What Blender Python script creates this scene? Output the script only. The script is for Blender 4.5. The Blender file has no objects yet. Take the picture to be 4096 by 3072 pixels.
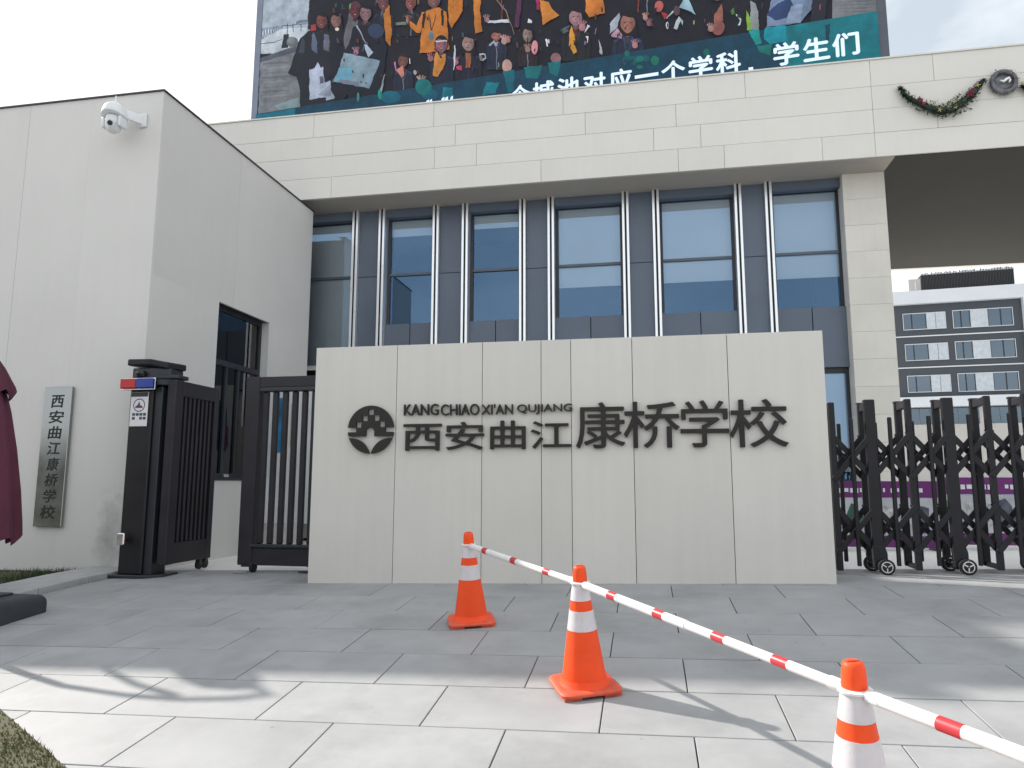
import bpy, bmesh, math, random
from mathutils import Vector, Matrix
R = math.radians
random.seed(7)
scene = bpy.context.scene
COL = scene.collection

# ------------------------------------------------------------------ camera
F_PX, PX_W, PX_H = 2870.0, 4096, 3072
YAW, PITCH, ROLL, CAM_Z = R(10.6), R(7.8), R(0.1), 1.05
fwd = Vector((-math.sin(YAW) * math.cos(PITCH), math.cos(YAW) * math.cos(PITCH), math.sin(PITCH)))
rgt0 = Vector((math.cos(YAW), math.sin(YAW), 0))
up0 = rgt0.cross(fwd)
rgt = math.cos(ROLL) * rgt0 + math.sin(ROLL) * up0
upv = -math.sin(ROLL) * rgt0 + math.cos(ROLL) * up0
CAM = Vector((0, 0, CAM_Z))
cd = bpy.data.cameras.new('camera')
cam = bpy.data.objects.new('camera', cd)
COL.objects.link(cam)
cam.matrix_world = Matrix(((rgt.x, upv.x, -fwd.x, CAM.x), (rgt.y, upv.y, -fwd.y, CAM.y), (rgt.z, upv.z, -fwd.z, CAM.z), (0, 0, 0, 1)))
cd.sensor_width = 36
cd.lens = 36 * F_PX / PX_W
cd.clip_end = 2000
scene.camera = cam

# ------------------------------------------------------------------ sky, sun, exposure
TO_SUN = Vector((-1.38, 0.54, 1.0)).normalized()
SUN_EL = math.asin(TO_SUN.z)
SUN_AZ = math.atan2(TO_SUN.x, TO_SUN.y)      # clockwise from +Y
world = bpy.data.worlds.new('World')
scene.world = world
world.use_nodes = True
wn, wl = world.node_tree.nodes, world.node_tree.links
wn.clear()
sky = wn.new('ShaderNodeTexSky')
sky.sky_type = 'NISHITA'
sky.sun_disc = False
sky.sun_elevation = SUN_EL
sky.sun_rotation = SUN_AZ
sky.air_density = 1.0
sky.dust_density = 1.6
sky.ozone_density = 1.0
tc = wn.new('ShaderNodeTexCoord')
mp = wn.new('ShaderNodeMapping')
mp.inputs['Location'].default_value = (4.2, 1.3, .3)
mp.inputs['Scale'].default_value = (1.0, 1.0, 2.2)
nz = wn.new('ShaderNodeTexNoise')
nz.inputs['Scale'].default_value = 1.9
nz.inputs['Detail'].default_value = 7
nz.inputs['Roughness'].default_value = 0.55
rp = wn.new('ShaderNodeValToRGB')
rp.color_ramp.elements[0].position = 0.33
rp.color_ramp.elements[1].position = 0.54
rp.color_ramp.elements[0].color = (.46, .48, .50, 1)
mx = wn.new('ShaderNodeMixRGB')
mx.inputs['Color2'].default_value = (9.75, 10.0, 10.2, 1)      # bright thin cloud
bg = wn.new('ShaderNodeBackground')
bg.inputs['Strength'].default_value = 0.10
wo = wn.new('ShaderNodeOutputWorld')
wl.new(tc.outputs['Generated'], mp.inputs['Vector'])
wl.new(mp.outputs['Vector'], nz.inputs['Vector'])
wl.new(nz.outputs['Fac'], rp.inputs['Fac'])
wl.new(rp.outputs['Color'], mx.inputs['Fac'])
tint = wn.new('ShaderNodeMixRGB'); tint.blend_type = 'MULTIPLY'; tint.inputs['Fac'].default_value = 1; tint.inputs['Color2'].default_value = (.80, 1.15, 1.10, 1)
wl.new(sky.outputs['Color'], tint.inputs['Color1'])
wl.new(tint.outputs['Color'], mx.inputs['Color1'])
wl.new(mx.outputs['Color'], bg.inputs['Color'])
wl.new(bg.outputs['Background'], wo.inputs['Surface'])
sd = bpy.data.lights.new('sun', 'SUN')
sd.energy = 5.0
sd.angle = R(0.9)
sd.color = (1.0, 0.935, 0.855)
sun = bpy.data.objects.new('sun', sd)
COL.objects.link(sun)
sun.location = (-20, 10, 30)
sun.rotation_euler = (-TO_SUN).to_track_quat('-Z', 'Y').to_euler()
scene.view_settings.view_transform = 'Standard'
scene.view_settings.look = 'None'
scene.view_settings.exposure = 0.34
scene.view_settings.gamma = 1.0
scene.view_settings.use_curve_mapping = False

# ------------------------------------------------------------------ pixel helpers (directions only)
def ray(x, y):
    return fwd + rgt * ((x - PX_W / 2) / F_PX) - upv * ((y - PX_H / 2) / F_PX)
def on_y(x, y, Y):
    d = ray(x, y); return CAM + d * ((Y - CAM.y) / d.y)
def on_x(x, y, X):
    d = ray(x, y); return CAM + d * ((X - CAM.x) / d.x)
def on_plane(x, y, p0, n):
    d = ray(x, y); return CAM + d * ((p0 - CAM).dot(n) / d.dot(n))

ROW = 0.6
KN = [(-80, -8.6), (-20, -2.6), (4.06, -.267), (4.66, -.209), (5.26, -.152), (5.86, -.102), (6.46, -.056), (7.06, -.014), (7.66, .014), (8.26, .028), (8.86, .032), (400, .032)]
KN[0] = (-80, -2.67); KN[1] = (-20, -2.67)
def hy(y):
    for (a, b), (c, d) in zip(KN, KN[1:]):
        if y <= c:
            return b + (d - b) * (y - a) / (c - a)
    return KN[-1][1]
GX = 0.025
def gz(x, y):
    return hy(y) + GX * max(-9.0, min(6.0, x))
def on_ground(x, y):
    d = ray(x, y); lo, hi = 0.0, 60.0
    for _ in range(50):
        t = (lo + hi) / 2; p = CAM + d * t
        if p.z > gz(p.x, p.y): lo = t
        else: hi = t
    return CAM + d * lo

# ------------------------------------------------------------------ materials
MATS = {}
def mat(name, col, rough=0.6, metal=0.0, var=0.08, scale=3.0, bump=0.0, bscale=60.0, rnd=0.0, spec=0.5, streak=0.0, emit=0.0, coat=0.0, col2=None, aniso=None, spots=0, scuff=0):
    if name in MATS: return MATS[name]
    m = bpy.data.materials.new(name)
    m.use_nodes = True
    n, l = m.node_tree.nodes, m.node_tree.links
    b = n['Principled BSDF']
    b.inputs['Roughness'].default_value = rough
    b.inputs['Metallic'].default_value = metal
    b.inputs['Specular IOR Level'].default_value = spec
    if coat: b.inputs['Coat Weight'].default_value = coat
    t = n.new('ShaderNodeTexCoord')
    oi = n.new('ShaderNodeObjectInfo')
    off = n.new('ShaderNodeVectorMath'); off.operation = 'SCALE'
    comb = n.new('ShaderNodeCombineXYZ')
    for i in range(3): l.new(oi.outputs['Random'], comb.inputs[i])
    l.new(comb.outputs[0], off.inputs[0]); off.inputs['Scale'].default_value = 37.0
    add = n.new('ShaderNodeVectorMath'); add.operation = 'ADD'
    l.new(t.outputs['Object'], add.inputs[0]); l.new(off.outputs[0], add.inputs[1])
    ns = n.new('ShaderNodeTexNoise')
    ns.inputs['Scale'].default_value = scale
    ns.inputs['Detail'].default_value = 8
    ns.inputs['Roughness'].default_value = 0.6
    l.new(add.outputs[0], ns.inputs['Vector'])
    if aniso:
        mpn = n.new('ShaderNodeMapping'); mpn.inputs['Scale'].default_value = aniso
        l.new(add.outputs[0], mpn.inputs['Vector']); l.new(mpn.outputs[0], ns.inputs['Vector'])
    c2 = col2 or tuple(c * (1 - var * 2.2) for c in col)
    c1 = col if col2 else tuple(min(1, c * (1 + var * 0.8)) for c in col)
    ramp = n.new('ShaderNodeValToRGB')
    ramp.color_ramp.elements[0].position = 0.30; ramp.color_ramp.elements[0].color = (*c2, 1)
    ramp.color_ramp.elements[1].position = 0.68; ramp.color_ramp.elements[1].color = (*c1, 1)
    l.new(ns.outputs['Fac'], ramp.inputs['Fac'])
    out = ramp.outputs['Color']
    if streak:
        mp2 = n.new('ShaderNodeMapping'); mp2.inputs['Scale'].default_value = (6.0, 6.0, 0.35)
        l.new(add.outputs[0], mp2.inputs['Vector'])
        n2 = n.new('ShaderNodeTexNoise'); n2.inputs['Scale'].default_value = 1.6; n2.inputs['Detail'].default_value = 6
        l.new(mp2.outputs[0], n2.inputs['Vector'])
        r2 = n.new('ShaderNodeMapRange'); r2.inputs['From Min'].default_value = .42; r2.inputs['From Max'].default_value = .75
        r2.inputs['To Min'].default_value = 1.0; r2.inputs['To Max'].default_value = 1.0 - streak
        l.new(n2.outputs['Fac'], r2.inputs['Value'])
        mm = n.new('ShaderNodeMixRGB'); mm.blend_type = 'MULTIPLY'; mm.inputs['Fac'].default_value = 1
        l.new(out, mm.inputs['Color1']); l.new(r2.outputs[0], mm.inputs['Color2']); out = mm.outputs['Color']
    if spots:
        geo = n.new('ShaderNodeNewGeometry')
        vo = n.new('ShaderNodeTexVoronoi'); vo.inputs['Scale'].default_value = 5.5; l.new(geo.outputs['Position'], vo.inputs['Vector'])
        rv_ = n.new('ShaderNodeMapRange'); rv_.inputs['From Min'].default_value = .045; rv_.inputs['From Max'].default_value = .085; rv_.inputs['To Min'].default_value = .72; rv_.inputs['To Max'].default_value = 1
        l.new(vo.outputs['Distance'], rv_.inputs['Value'])
        n4 = n.new('ShaderNodeTexNoise'); n4.inputs['Scale'].default_value = 1.1; n4.inputs['Detail'].default_value = 9; n4.inputs['Roughness'].default_value = .68
        l.new(geo.outputs['Position'], n4.inputs['Vector'])
        r4 = n.new('ShaderNodeMapRange'); r4.inputs['From Min'].default_value = .48; r4.inputs['From Max'].default_value = .72; r4.inputs['To Min'].default_value = 1.03; r4.inputs['To Max'].default_value = .80
        l.new(n4.outputs['Fac'], r4.inputs['Value'])
        thr = n.new('ShaderNodeMath'); thr.operation = 'MAXIMUM'; l.new(rv_.outputs[0], thr.inputs[0])
        n5 = n.new('ShaderNodeTexNoise'); n5.inputs['Scale'].default_value = .9; l.new(geo.outputs['Position'], n5.inputs['Vector'])
        st = n.new('ShaderNodeMath'); st.operation = 'LESS_THAN'; st.inputs[1].default_value = .56; l.new(n5.outputs['Fac'], st.inputs[0]); l.new(st.outputs[0], thr.inputs[1])
        pr = n.new('ShaderNodeMath'); pr.operation = 'MULTIPLY'; l.new(thr.outputs[0], pr.inputs[0]); l.new(r4.outputs[0], pr.inputs[1])
        mm = n.new('ShaderNodeMixRGB'); mm.blend_type = 'MULTIPLY'; mm.inputs['Fac'].default_value = 1
        l.new(out, mm.inputs['Color1']); l.new(pr.outputs[0], mm.inputs['Color2']); out = mm.outputs['Color']
    if scuff:
        mps = n.new('ShaderNodeMapping'); mps.inputs['Scale'].default_value = (14, 14, 3.0); l.new(add.outputs[0], mps.inputs['Vector'])
        n6 = n.new('ShaderNodeTexNoise'); n6.inputs['Scale'].default_value = 2.2; n6.inputs['Detail'].default_value = 10; n6.inputs['Roughness'].default_value = .75; l.new(mps.outputs[0], n6.inputs['Vector'])
        r6 = n.new('ShaderNodeMapRange'); r6.inputs['From Min'].default_value = .60; r6.inputs['From Max'].default_value = .74; r6.inputs['To Max'].default_value = .30 + .15 * scuff
        l.new(n6.outputs['Fac'], r6.inputs['Value'])
        mm = n.new('ShaderNodeMixRGB'); mm.inputs['Color2'].default_value = (.10, .075, .06, 1)
        l.new(r6.outputs[0], mm.inputs['Fac']); l.new(out, mm.inputs['Color1']); out = mm.outputs['Color']
    if rnd:
        r3 = n.new('ShaderNodeMapRange'); r3.inputs['To Min'].default_value = 1 - rnd; r3.inputs['To Max'].default_value = 1 + rnd * .6
        l.new(oi.outputs['Random'], r3.inputs['Value'])
        mm = n.new('ShaderNodeMixRGB'); mm.blend_type = 'MULTIPLY'; mm.inputs['Fac'].default_value = 1
        l.new(out, mm.inputs['Color1']); l.new(r3.outputs[0], mm.inputs['Color2']); out = mm.outputs['Color']
    l.new(out, b.inputs['Base Color'])
    rr = n.new('ShaderNodeMapRange'); rr.inputs['To Min'].default_value = max(0.02, rough - .1); rr.inputs['To Max'].default_value = min(1, rough + .12)
    l.new(ns.outputs['Fac'], rr.inputs['Value']); l.new(rr.outputs[0], b.inputs['Roughness'])
    if bump:
        bn = n.new('ShaderNodeTexNoise'); bn.inputs['Scale'].default_value = bscale; bn.inputs['Detail'].default_value = 5
        l.new(add.outputs[0], bn.inputs['Vector'])
        bp = n.new('ShaderNodeBump'); bp.inputs['Strength'].default_value = bump; bp.inputs['Distance'].default_value = .01
        l.new(bn.outputs['Fac'], bp.inputs['Height']); l.new(bp.outputs[0], b.inputs['Normal'])
    if emit:
        l.new(out, b.inputs['Emission Color']); b.inputs['Emission Strength'].default_value = emit
    MATS[name] = m
    return m

def glass(name, tint, refl, rough=0.02, gcol=(1, 1, 1)):
    m = bpy.data.materials.new(name); m.use_nodes = True
    n, l = m.node_tree.nodes, m.node_tree.links
    n.clear()
    o = n.new('ShaderNodeOutputMaterial'); tr = n.new('ShaderNodeBsdfTransparent'); gl = n.new('ShaderNodeBsdfGlossy')
    tr.inputs['Color'].default_value = (*tint, 1); gl.inputs['Color'].default_value = (*gcol, 1); gl.inputs['Roughness'].default_value = rough
    fr = n.new('ShaderNodeFresnel'); fr.inputs['IOR'].default_value = 1.5
    ad = n.new('ShaderNodeMath'); ad.operation = 'ADD'; ad.use_clamp = True; ad.inputs[1].default_value = refl
    l.new(fr.outputs[0], ad.inputs[0])
    nz_ = n.new('ShaderNodeTexNoise'); nz_.inputs['Scale'].default_value = .8; nz_.inputs['Detail'].default_value = 2
    bp = n.new('ShaderNodeBump'); bp.inputs['Strength'].default_value = .05; bp.inputs['Distance'].default_value = .02
    l.new(nz_.outputs['Fac'], bp.inputs['Height']); l.new(bp.outputs[0], gl.inputs['Normal'])
    mxs = n.new('ShaderNodeMixShader')
    l.new(ad.outputs[0], mxs.inputs[0]); l.new(tr.outputs[0], mxs.inputs[1]); l.new(gl.outputs[0], mxs.inputs[2]); l.new(mxs.outputs[0], o.inputs['Surface'])
    MATS[name] = m
    return m

M_STONE = mat('beige_stone', (.745, .722, .680), .62, var=.02, scale=.9, bump=.05, bscale=90, rnd=.03, streak=.02)
M_SIGNSTONE = mat('sign_stone', (.665, .645, .607), .55, var=.022, scale=.8, bump=.04, bscale=90, rnd=.04, streak=.035)
M_GATEHOUSE = mat('gatehouse_stone', (.645, .633, .618), .6, var=.025, scale=.5, bump=.04, bscale=80, rnd=.015, streak=.018)
M_COLUMN = mat('cream_stone', (.72, .69, .63), .6, var=.035, scale=1.5, bump=.06, rnd=.03, streak=.04)
M_JOINT = mat('joint_shadow_gap', (.10, .10, .10), .9, var=.1)
M_SLAB = mat('granite_slab', (.326, .332, .342), .62, var=.06, scale=2.6, bump=.15, bscale=220, rnd=.06, spots=1)
M_MORTAR = mat('mortar', (.20, .20, .20), .95, var=.2, scale=8)
M_STREET = mat('street_paving_stone', (.46, .455, .44), .7, var=.06, scale=.7, bump=.1)
M_YARD = mat('courtyard_concrete', (.80, .79, .77), .75, var=.04, scale=.9, bump=.1)  # colour lightened in place of sunlight that does not reach the yard
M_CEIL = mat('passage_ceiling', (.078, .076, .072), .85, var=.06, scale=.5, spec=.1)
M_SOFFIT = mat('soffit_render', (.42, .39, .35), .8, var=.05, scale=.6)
M_DARKMETAL = mat('charcoal_panel', (.125, .155, .205), .42, var=.06, scale=1.0, rnd=.06, metal=.15)
M_FRAME = mat('dark_window_frame', (.022, .025, .034), .4, var=.08)
M_WHITE = mat('white_powder_coat', (.94, .945, .96), .3, var=.01, scale=2)
M_FIN = mat('polished_aluminium', (.93, .94, .96), .30, metal=.8, var=.01, scale=2)
M_BLACKGAP = mat('black_gap', (.008, .008, .01), .6)
M_BLIND = mat('pale_roller_blind', (.90, .90, .86), .85, var=.03, scale=.8)
M_ROOM = mat('dark_room', (.035, .04, .05), .9, var=.2)
M_GATE = mat('gate_bronze_black', (.013, .0125, .017), .42, spec=.35, var=.15, scale=3, bump=.02)
M_GATE2 = mat('gate_purple_black', (.022, .020, .027), .45, spec=.4, var=.15, scale=3)
M_LETTER = mat('bronze_lettering', (.035, .031, .030), .38, metal=.55, var=.1, scale=4)
M_ORANGE = mat('cone_orange', (.93, .085, .016), .5, spec=.3, var=.05, scale=6, bump=.02, bscale=40, rnd=.03, scuff=1)
M_ORANGE_BASE = mat('cone_base_orange', (.70, .10, .045), .55, var=.12, scale=9, bump=.08, bscale=60, scuff=2)
M_BAND = mat('reflective_white_band', (.66, .63, .66), .35, var=.06, scale=9, scuff=1)
M_POLE = mat('white_plastic', (.78, .78, .78), .38, var=.04, scale=7)
M_RED = mat('red_sleeve', (.55, .035, .045), .38, var=.06)
M_RUBBER = mat('black_rubber', (.012, .012, .013), .7, var=.15, scale=20)
M_STEEL = mat('brushed_steel', (.34, .34, .345), .15, metal=1.0, var=.004, scale=2)
M_CHROME = mat('chrome', (.7, .7, .72), .15, metal=1.0, var=.03)
M_CAMW = mat('camera_white_plastic', (.72, .74, .76), .3, var=.02)
M_LENS = mat('lens_black', (.01, .012, .015), .08, var=.02)
M_MAROON = mat('maroon_canvas', (.11, .022, .048), .85, var=.12, scale=5, bump=.2, bscale=35)
M_UMBASE = mat('dark_plastic_weight', (.035, .04, .048), .55, var=.15, scale=6, bump=.1, bscale=50)
M_SOIL = mat('soil', (.10, .088, .052), .95, scale=3, bump=.25, bscale=140, col2=(.058, .068, .028))
M_GRASS = mat('grass_blades', (.15, .155, .065), .8, var=.3, scale=3, rnd=.1)
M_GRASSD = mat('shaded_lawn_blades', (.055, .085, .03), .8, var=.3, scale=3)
M_KERB = mat('kerb_granite', (.40, .40, .41), .65, var=.08, scale=5, bump=.1, bscale=150, rnd=.04)
M_FARWHITE = mat('far_white_render', (.58, .61, .65), .8, var=.03, scale=.3)
M_FARDARK = mat('far_charcoal_cladding', (.045, .055, .068), .6, var=.06, scale=.3)
M_FARBEIGE = mat('far_beige_wall', (.46, .44, .42), .8, var=.05, scale=.4)
M_LOUVRE = mat('dark_louvre', (.03, .032, .036), .5)
M_LED_FRAME = mat('screen_frame', (.10, .11, .14), .4, metal=.3)
M_PURPLE = mat('purple_banner', (.145, .018, .155), .55, var=.08)
M_PRINTW = mat('white_print', (.75, .75, .78), .6, var=.05)
M_LEAF = mat('garland_leaf', (.018, .055, .032), .5, var=.4, scale=9, rnd=.2)
M_BERRY = mat('garland_berry', (.22, .012, .045), .3, var=.2)
M_GOLD = mat('garland_gold', (.45, .38, .16), .3, metal=.6)
M_SILVER = mat('wreath_silver', (.16, .165, .185), .45, metal=.2, var=.3, scale=12)
M_GLASS = glass('window_glass', (.95, .96, .94), .085, gcol=(.36, .62, 1.0))
M_FARGLASS = glass('far_glass', (.20, .26, .34), .16, gcol=(.7, .85, 1.0))
M_DOORGLASS = glass('dark_glass', (.28, .36, .40), .03)

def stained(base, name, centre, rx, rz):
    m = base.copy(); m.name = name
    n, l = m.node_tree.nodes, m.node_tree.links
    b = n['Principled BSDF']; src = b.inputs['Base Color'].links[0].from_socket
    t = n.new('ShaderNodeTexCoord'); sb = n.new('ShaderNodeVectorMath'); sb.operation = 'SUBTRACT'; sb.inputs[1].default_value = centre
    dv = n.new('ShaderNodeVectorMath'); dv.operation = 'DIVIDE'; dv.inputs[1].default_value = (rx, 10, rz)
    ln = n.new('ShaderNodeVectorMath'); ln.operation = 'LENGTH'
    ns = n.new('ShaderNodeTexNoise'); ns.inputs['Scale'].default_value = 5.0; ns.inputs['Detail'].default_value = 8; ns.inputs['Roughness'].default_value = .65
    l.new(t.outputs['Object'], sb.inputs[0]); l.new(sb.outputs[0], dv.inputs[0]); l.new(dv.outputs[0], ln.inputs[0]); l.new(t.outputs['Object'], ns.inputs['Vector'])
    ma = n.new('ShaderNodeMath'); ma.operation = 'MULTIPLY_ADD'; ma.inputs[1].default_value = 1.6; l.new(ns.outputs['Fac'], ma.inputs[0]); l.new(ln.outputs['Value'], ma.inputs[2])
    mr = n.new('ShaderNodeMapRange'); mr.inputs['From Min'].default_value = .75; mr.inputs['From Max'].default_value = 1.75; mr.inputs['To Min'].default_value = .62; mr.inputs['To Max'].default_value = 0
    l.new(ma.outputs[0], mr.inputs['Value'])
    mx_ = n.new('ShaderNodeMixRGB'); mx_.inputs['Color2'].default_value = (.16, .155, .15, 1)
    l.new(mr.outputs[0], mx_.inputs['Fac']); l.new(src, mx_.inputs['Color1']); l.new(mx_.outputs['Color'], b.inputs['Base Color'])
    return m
# ------------------------------------------------------------------ mesh helpers
class MB:
    def __init__(s): s.v, s.f, s.c = [], [], []
    def add(s, vs, fs, col=None):
        k = len(s.v); s.v += [Vector(v) for v in vs]
        for f in fs:
            s.f.append([i + k for i in f])
            if col is not None: s.c.append(col)
        return s
    def box(s, x0, x1, y0, y1, z0, z1):
        vs = [(x0, y0, z0), (x1, y0, z0), (x1, y1, z0), (x0, y1, z0), (x0, y0, z1), (x1, y0, z1), (x1, y1, z1), (x0, y1, z1)]
        return s.add(vs, [(0, 3, 2, 1), (4, 5, 6, 7), (0, 1, 5, 4), (1, 2, 6, 5), (2, 3, 7, 6), (3, 0, 4, 7)])
    def bar(s, a, b, w, h, up=Vector((0, 0, 1))):
        a, b = Vector(a), Vector(b); d = (b - a).normalized()
        side = d.cross(up)
        if side.length < 1e-4: side = d.cross(Vector((0, 1, 0)))
        side.normalize(); u = side.cross(d).normalized()
        vs = []
        for p in (a, b):
            for sx, sz in ((-1, -1), (1, -1), (1, 1), (-1, 1)):
                vs.append(p + side * sx * w / 2 + u * sz * h / 2)
        return s.add(vs, [(0, 1, 2, 3), (7, 6, 5, 4), (0, 4, 5, 1), (1, 5, 6, 2), (2, 6, 7, 3), (3, 7, 4, 0)])
    def tube(s, pts, r, n=12, caps=True):
        pts = [Vector(p) for p in pts]
        rs = r if isinstance(r, (list, tuple)) else [r] * len(pts)
        rings = []; ref = None
        for i, p in enumerate(pts):
            d = (pts[min(i + 1, len(pts) - 1)] - pts[max(i - 1, 0)]).normalized()
            if ref is None:
                ref = Vector((0, 0, 1)) if abs(d.z) < .9 else Vector((0, 1, 0))
            a = d.cross(ref).normalized(); b = a.cross(d).normalized(); ref = b
            rings.append([p + (a * math.cos(2 * math.pi * k / n) + b * math.sin(2 * math.pi * k / n)) * rs[i] for k in range(n)])
        vs = [v for rg in rings for v in rg]; fs = []
        for i in range(len(pts) - 1):
            for k in range(n):
                fs.append((i * n + k, i * n + (k + 1) % n, (i + 1) * n + (k + 1) % n, (i + 1) * n + k))
        if caps:
            fs.append(tuple(range(n - 1, -1, -1))); fs.append(tuple((len(pts) - 1) * n + k for k in range(n)))
        return s.add(vs, fs)
    def lathe(s, prof, n=32, c=(0, 0, 0), squash=None):
        c = Vector(c); vs = []; fs = []
        for r, z in prof:
            for k in range(n):
                a = 2 * math.pi * k / n
                vs.append(c + Vector((r * math.cos(a), r * math.sin(a), z)))
        for i in range(len(prof) - 1):
            for k in range(n):
                fs.append((i * n + k, i * n + (k + 1) % n, (i + 1) * n + (k + 1) % n, (i + 1) * n + k))
        fs.append(tuple(range(n - 1, -1, -1))); fs.append(tuple((len(prof) - 1) * n + k for k in range(n)))
        return s.add(vs, fs)
    def prism(s, poly, d):
        """poly: list of 3D points, extruded along vector d"""
        d = Vector(d); n = len(poly); p = [Vector(q) for q in poly]
        vs = p + [q + d for q in p]
        fs = [tuple(range(n - 1, -1, -1)), tuple(range(n, 2 * n))] + [(i, (i + 1) % n, n + (i + 1) % n, n + i) for i in range(n)]
        return s.add(vs, fs)
    def build(s, name, m, parent=None, bevel=0.0, smooth=False, segs=1, origin=None, fixn=True):
        o0 = Vector(origin) if origin is not None else (ROOT.get(parent.name, Vector((0, 0, 0))) if parent else Vector((0, 0, 0)))
        me = bpy.data.meshes.new(name)
        me.from_pydata([v - o0 for v in s.v], [], s.f)
        if s.c:
            ca = me.color_attributes.new('Col', 'FLOAT_COLOR', 'CORNER')
            li = 0
            for f, c in zip(s.f, s.c):
                for fi in range(len(f)):
                    ca.data[li].color = (*(c[fi] if isinstance(c[0], tuple) else c), 1); li += 1
        if fixn or bevel:
            bm = bmesh.new(); bm.from_mesh(me)
            if fixn: bmesh.ops.recalc_face_normals(bm, faces=bm.faces)
            if bevel:
                bmesh.ops.bevel(bm, geom=bm.edges[:], offset=bevel, segments=segs, affect='EDGES', profile=.5)
            bm.to_mesh(me); bm.free()
        if smooth:
            me.shade_smooth()
            try: me.set_sharp_from_angle(angle=R(38))
            except Exception: pass
        if m: me.materials.append(m)
        o = bpy.data.objects.new(name, me); COL.objects.link(o)
        if parent:
            o.parent = parent; ROOT[o.name] = o0
        elif origin is not None:
            o.location = o0; ROOT[o.name] = o0
        else: ROOT[o.name] = o0
        return o
ROOT = {}
def thing(name, label, cat, loc, group=None):
    o = bpy.data.objects.new(name, None); COL.objects.link(o)
    o.location = loc; o.empty_display_size = .2
    o['label'] = label; o['category'] = cat
    if group: o['group'] = group
    ROOT[o.name] = Vector(loc)
    return o
def struct(o, label=None):
    o['kind'] = 'structure'
    return o
def tag(o, label, cat, group=None):
    o['label'] = label; o['category'] = cat
    if group: o['group'] = group
    return o
def copy_tree(o, parent=None):
    c = o.copy(); COL.objects.link(c)
    if parent: c.parent = parent
    ROOT[c.name] = ROOT.get(o.name, Vector((0, 0, 0)))
    for ch in list(o.children):
        copy_tree(ch, c)
    return c
def pbox(parent, name, m, x0, x1, y0, y1, z0, z1, bevel=0.0):
    return MB().box(x0, x1, y0, y1, z0, z1).build(name, m, parent, bevel=bevel)

def glyph(body, weight=0.0):
    c = bpy.data.curves.new('glyph', 'FONT'); c.body = body; c.extrude = .5; c.offset = weight; c.resolution_u = 4
    o = bpy.data.objects.new('glyph', c); COL.objects.link(o)
    bpy.context.view_layer.update()
    me = o.evaluated_get(bpy.context.evaluated_depsgraph_get()).to_mesh()
    vs = [v.co.copy() for v in me.vertices]; fs = [tuple(p.vertices) for p in me.polygons]
    o.to_mesh_clear() if False else None
    bpy.data.objects.remove(o); bpy.data.curves.remove(c)
    return vs, fs
GL = {}
def put_glyph(mb, body, org, right, up, nrm, x0, x1, z0, z1, d0, d1, weight=0.0, keep=False, shear=0.0, em=False, col=None):
    """lettering laid on a plane; the glyph's box (or its em square) fills x0..x1, z0..z1"""
    key = body
    if key not in GL: GL[key] = glyph(body, 0.0)
    vs, fs = GL[key]
    if em: ax, bx, ay, by = 0.0, 1.0, -.12, .88
    else:
        ax, bx = min(v.x for v in vs), max(v.x for v in vs); ay, by = min(v.y for v in vs), max(v.y for v in vs)
    s_ = weight * (z1 - z0)
    for q, (sx, sz) in enumerate(((0, 0), (-s_, 0), (s_, 0), (0, -s_), (0, s_)) if weight else ((0, 0),)):
        out = []
        for v in vs:
            u = x0 + s_ + (v.x - ax) / (bx - ax) * (x1 - x0 - 2 * s_) + sx; w = z0 + s_ + (v.y - ay) / (by - ay) * (z1 - z0 - 2 * s_) + sz
            u += shear * (w - z0)
            dd = d0 + (v.z + .5) * (d1 - d0 - .0002 * q)
            out.append(org + right * u + up * w + nrm * dd)
        mb.add(out, fs, col)
EX, EY, EZ = Vector((1, 0, 0)), Vector((0, 1, 0)), Vector((0, 0, 1))

# ================================================================== SETTING: ground
gxs = [-400, -60, -20, -9, -6, -3, 0, 3, 6, 20, 60, 400]
gys = [-80, -20, -6, 0, 2.26, 2.86, 3.46] + [4.06 + .6 * i for i in range(9)] + [12, 30, 80, 400]
vs = [(x, y, gz(x, y) - .034) for y in gys for x in gxs]
nx = len(gxs)
fs = [(j * nx + i, j * nx + i + 1, (j + 1) * nx + i + 1, (j + 1) * nx + i) for j in range(len(gys) - 1) for i in range(nx - 1)]
ground = struct(MB().add(vs, fs).build('ground', M_MORTAR))
yx = [-60, -9, -6, -3, 0, 3, 6, 60]; yy = [8.87, 12, 40, 140]
vs = [(x, y, gz(x, y) - .012) for y in yy for x in yx]
fs = [(j * 8 + i, j * 8 + i + 1, (j + 1) * 8 + i + 1, (j + 1) * 8 + i) for j in range(3) for i in range(7)]
struct(MB().add(vs, fs).build('courtyard', M_YARD))

vs = [(x, y, gz(x, y) - .004) for y in (-60, -20, 0, 2.255) for x in (-120, -9, 6, 120)]
struct(MB().add(vs, [(j * 4 + i, j * 4 + i + 1, (j + 1) * 4 + i + 1, (j + 1) * 4 + i) for j in range(3) for i in range(3)]).build('street_paving', M_STREET))
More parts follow.
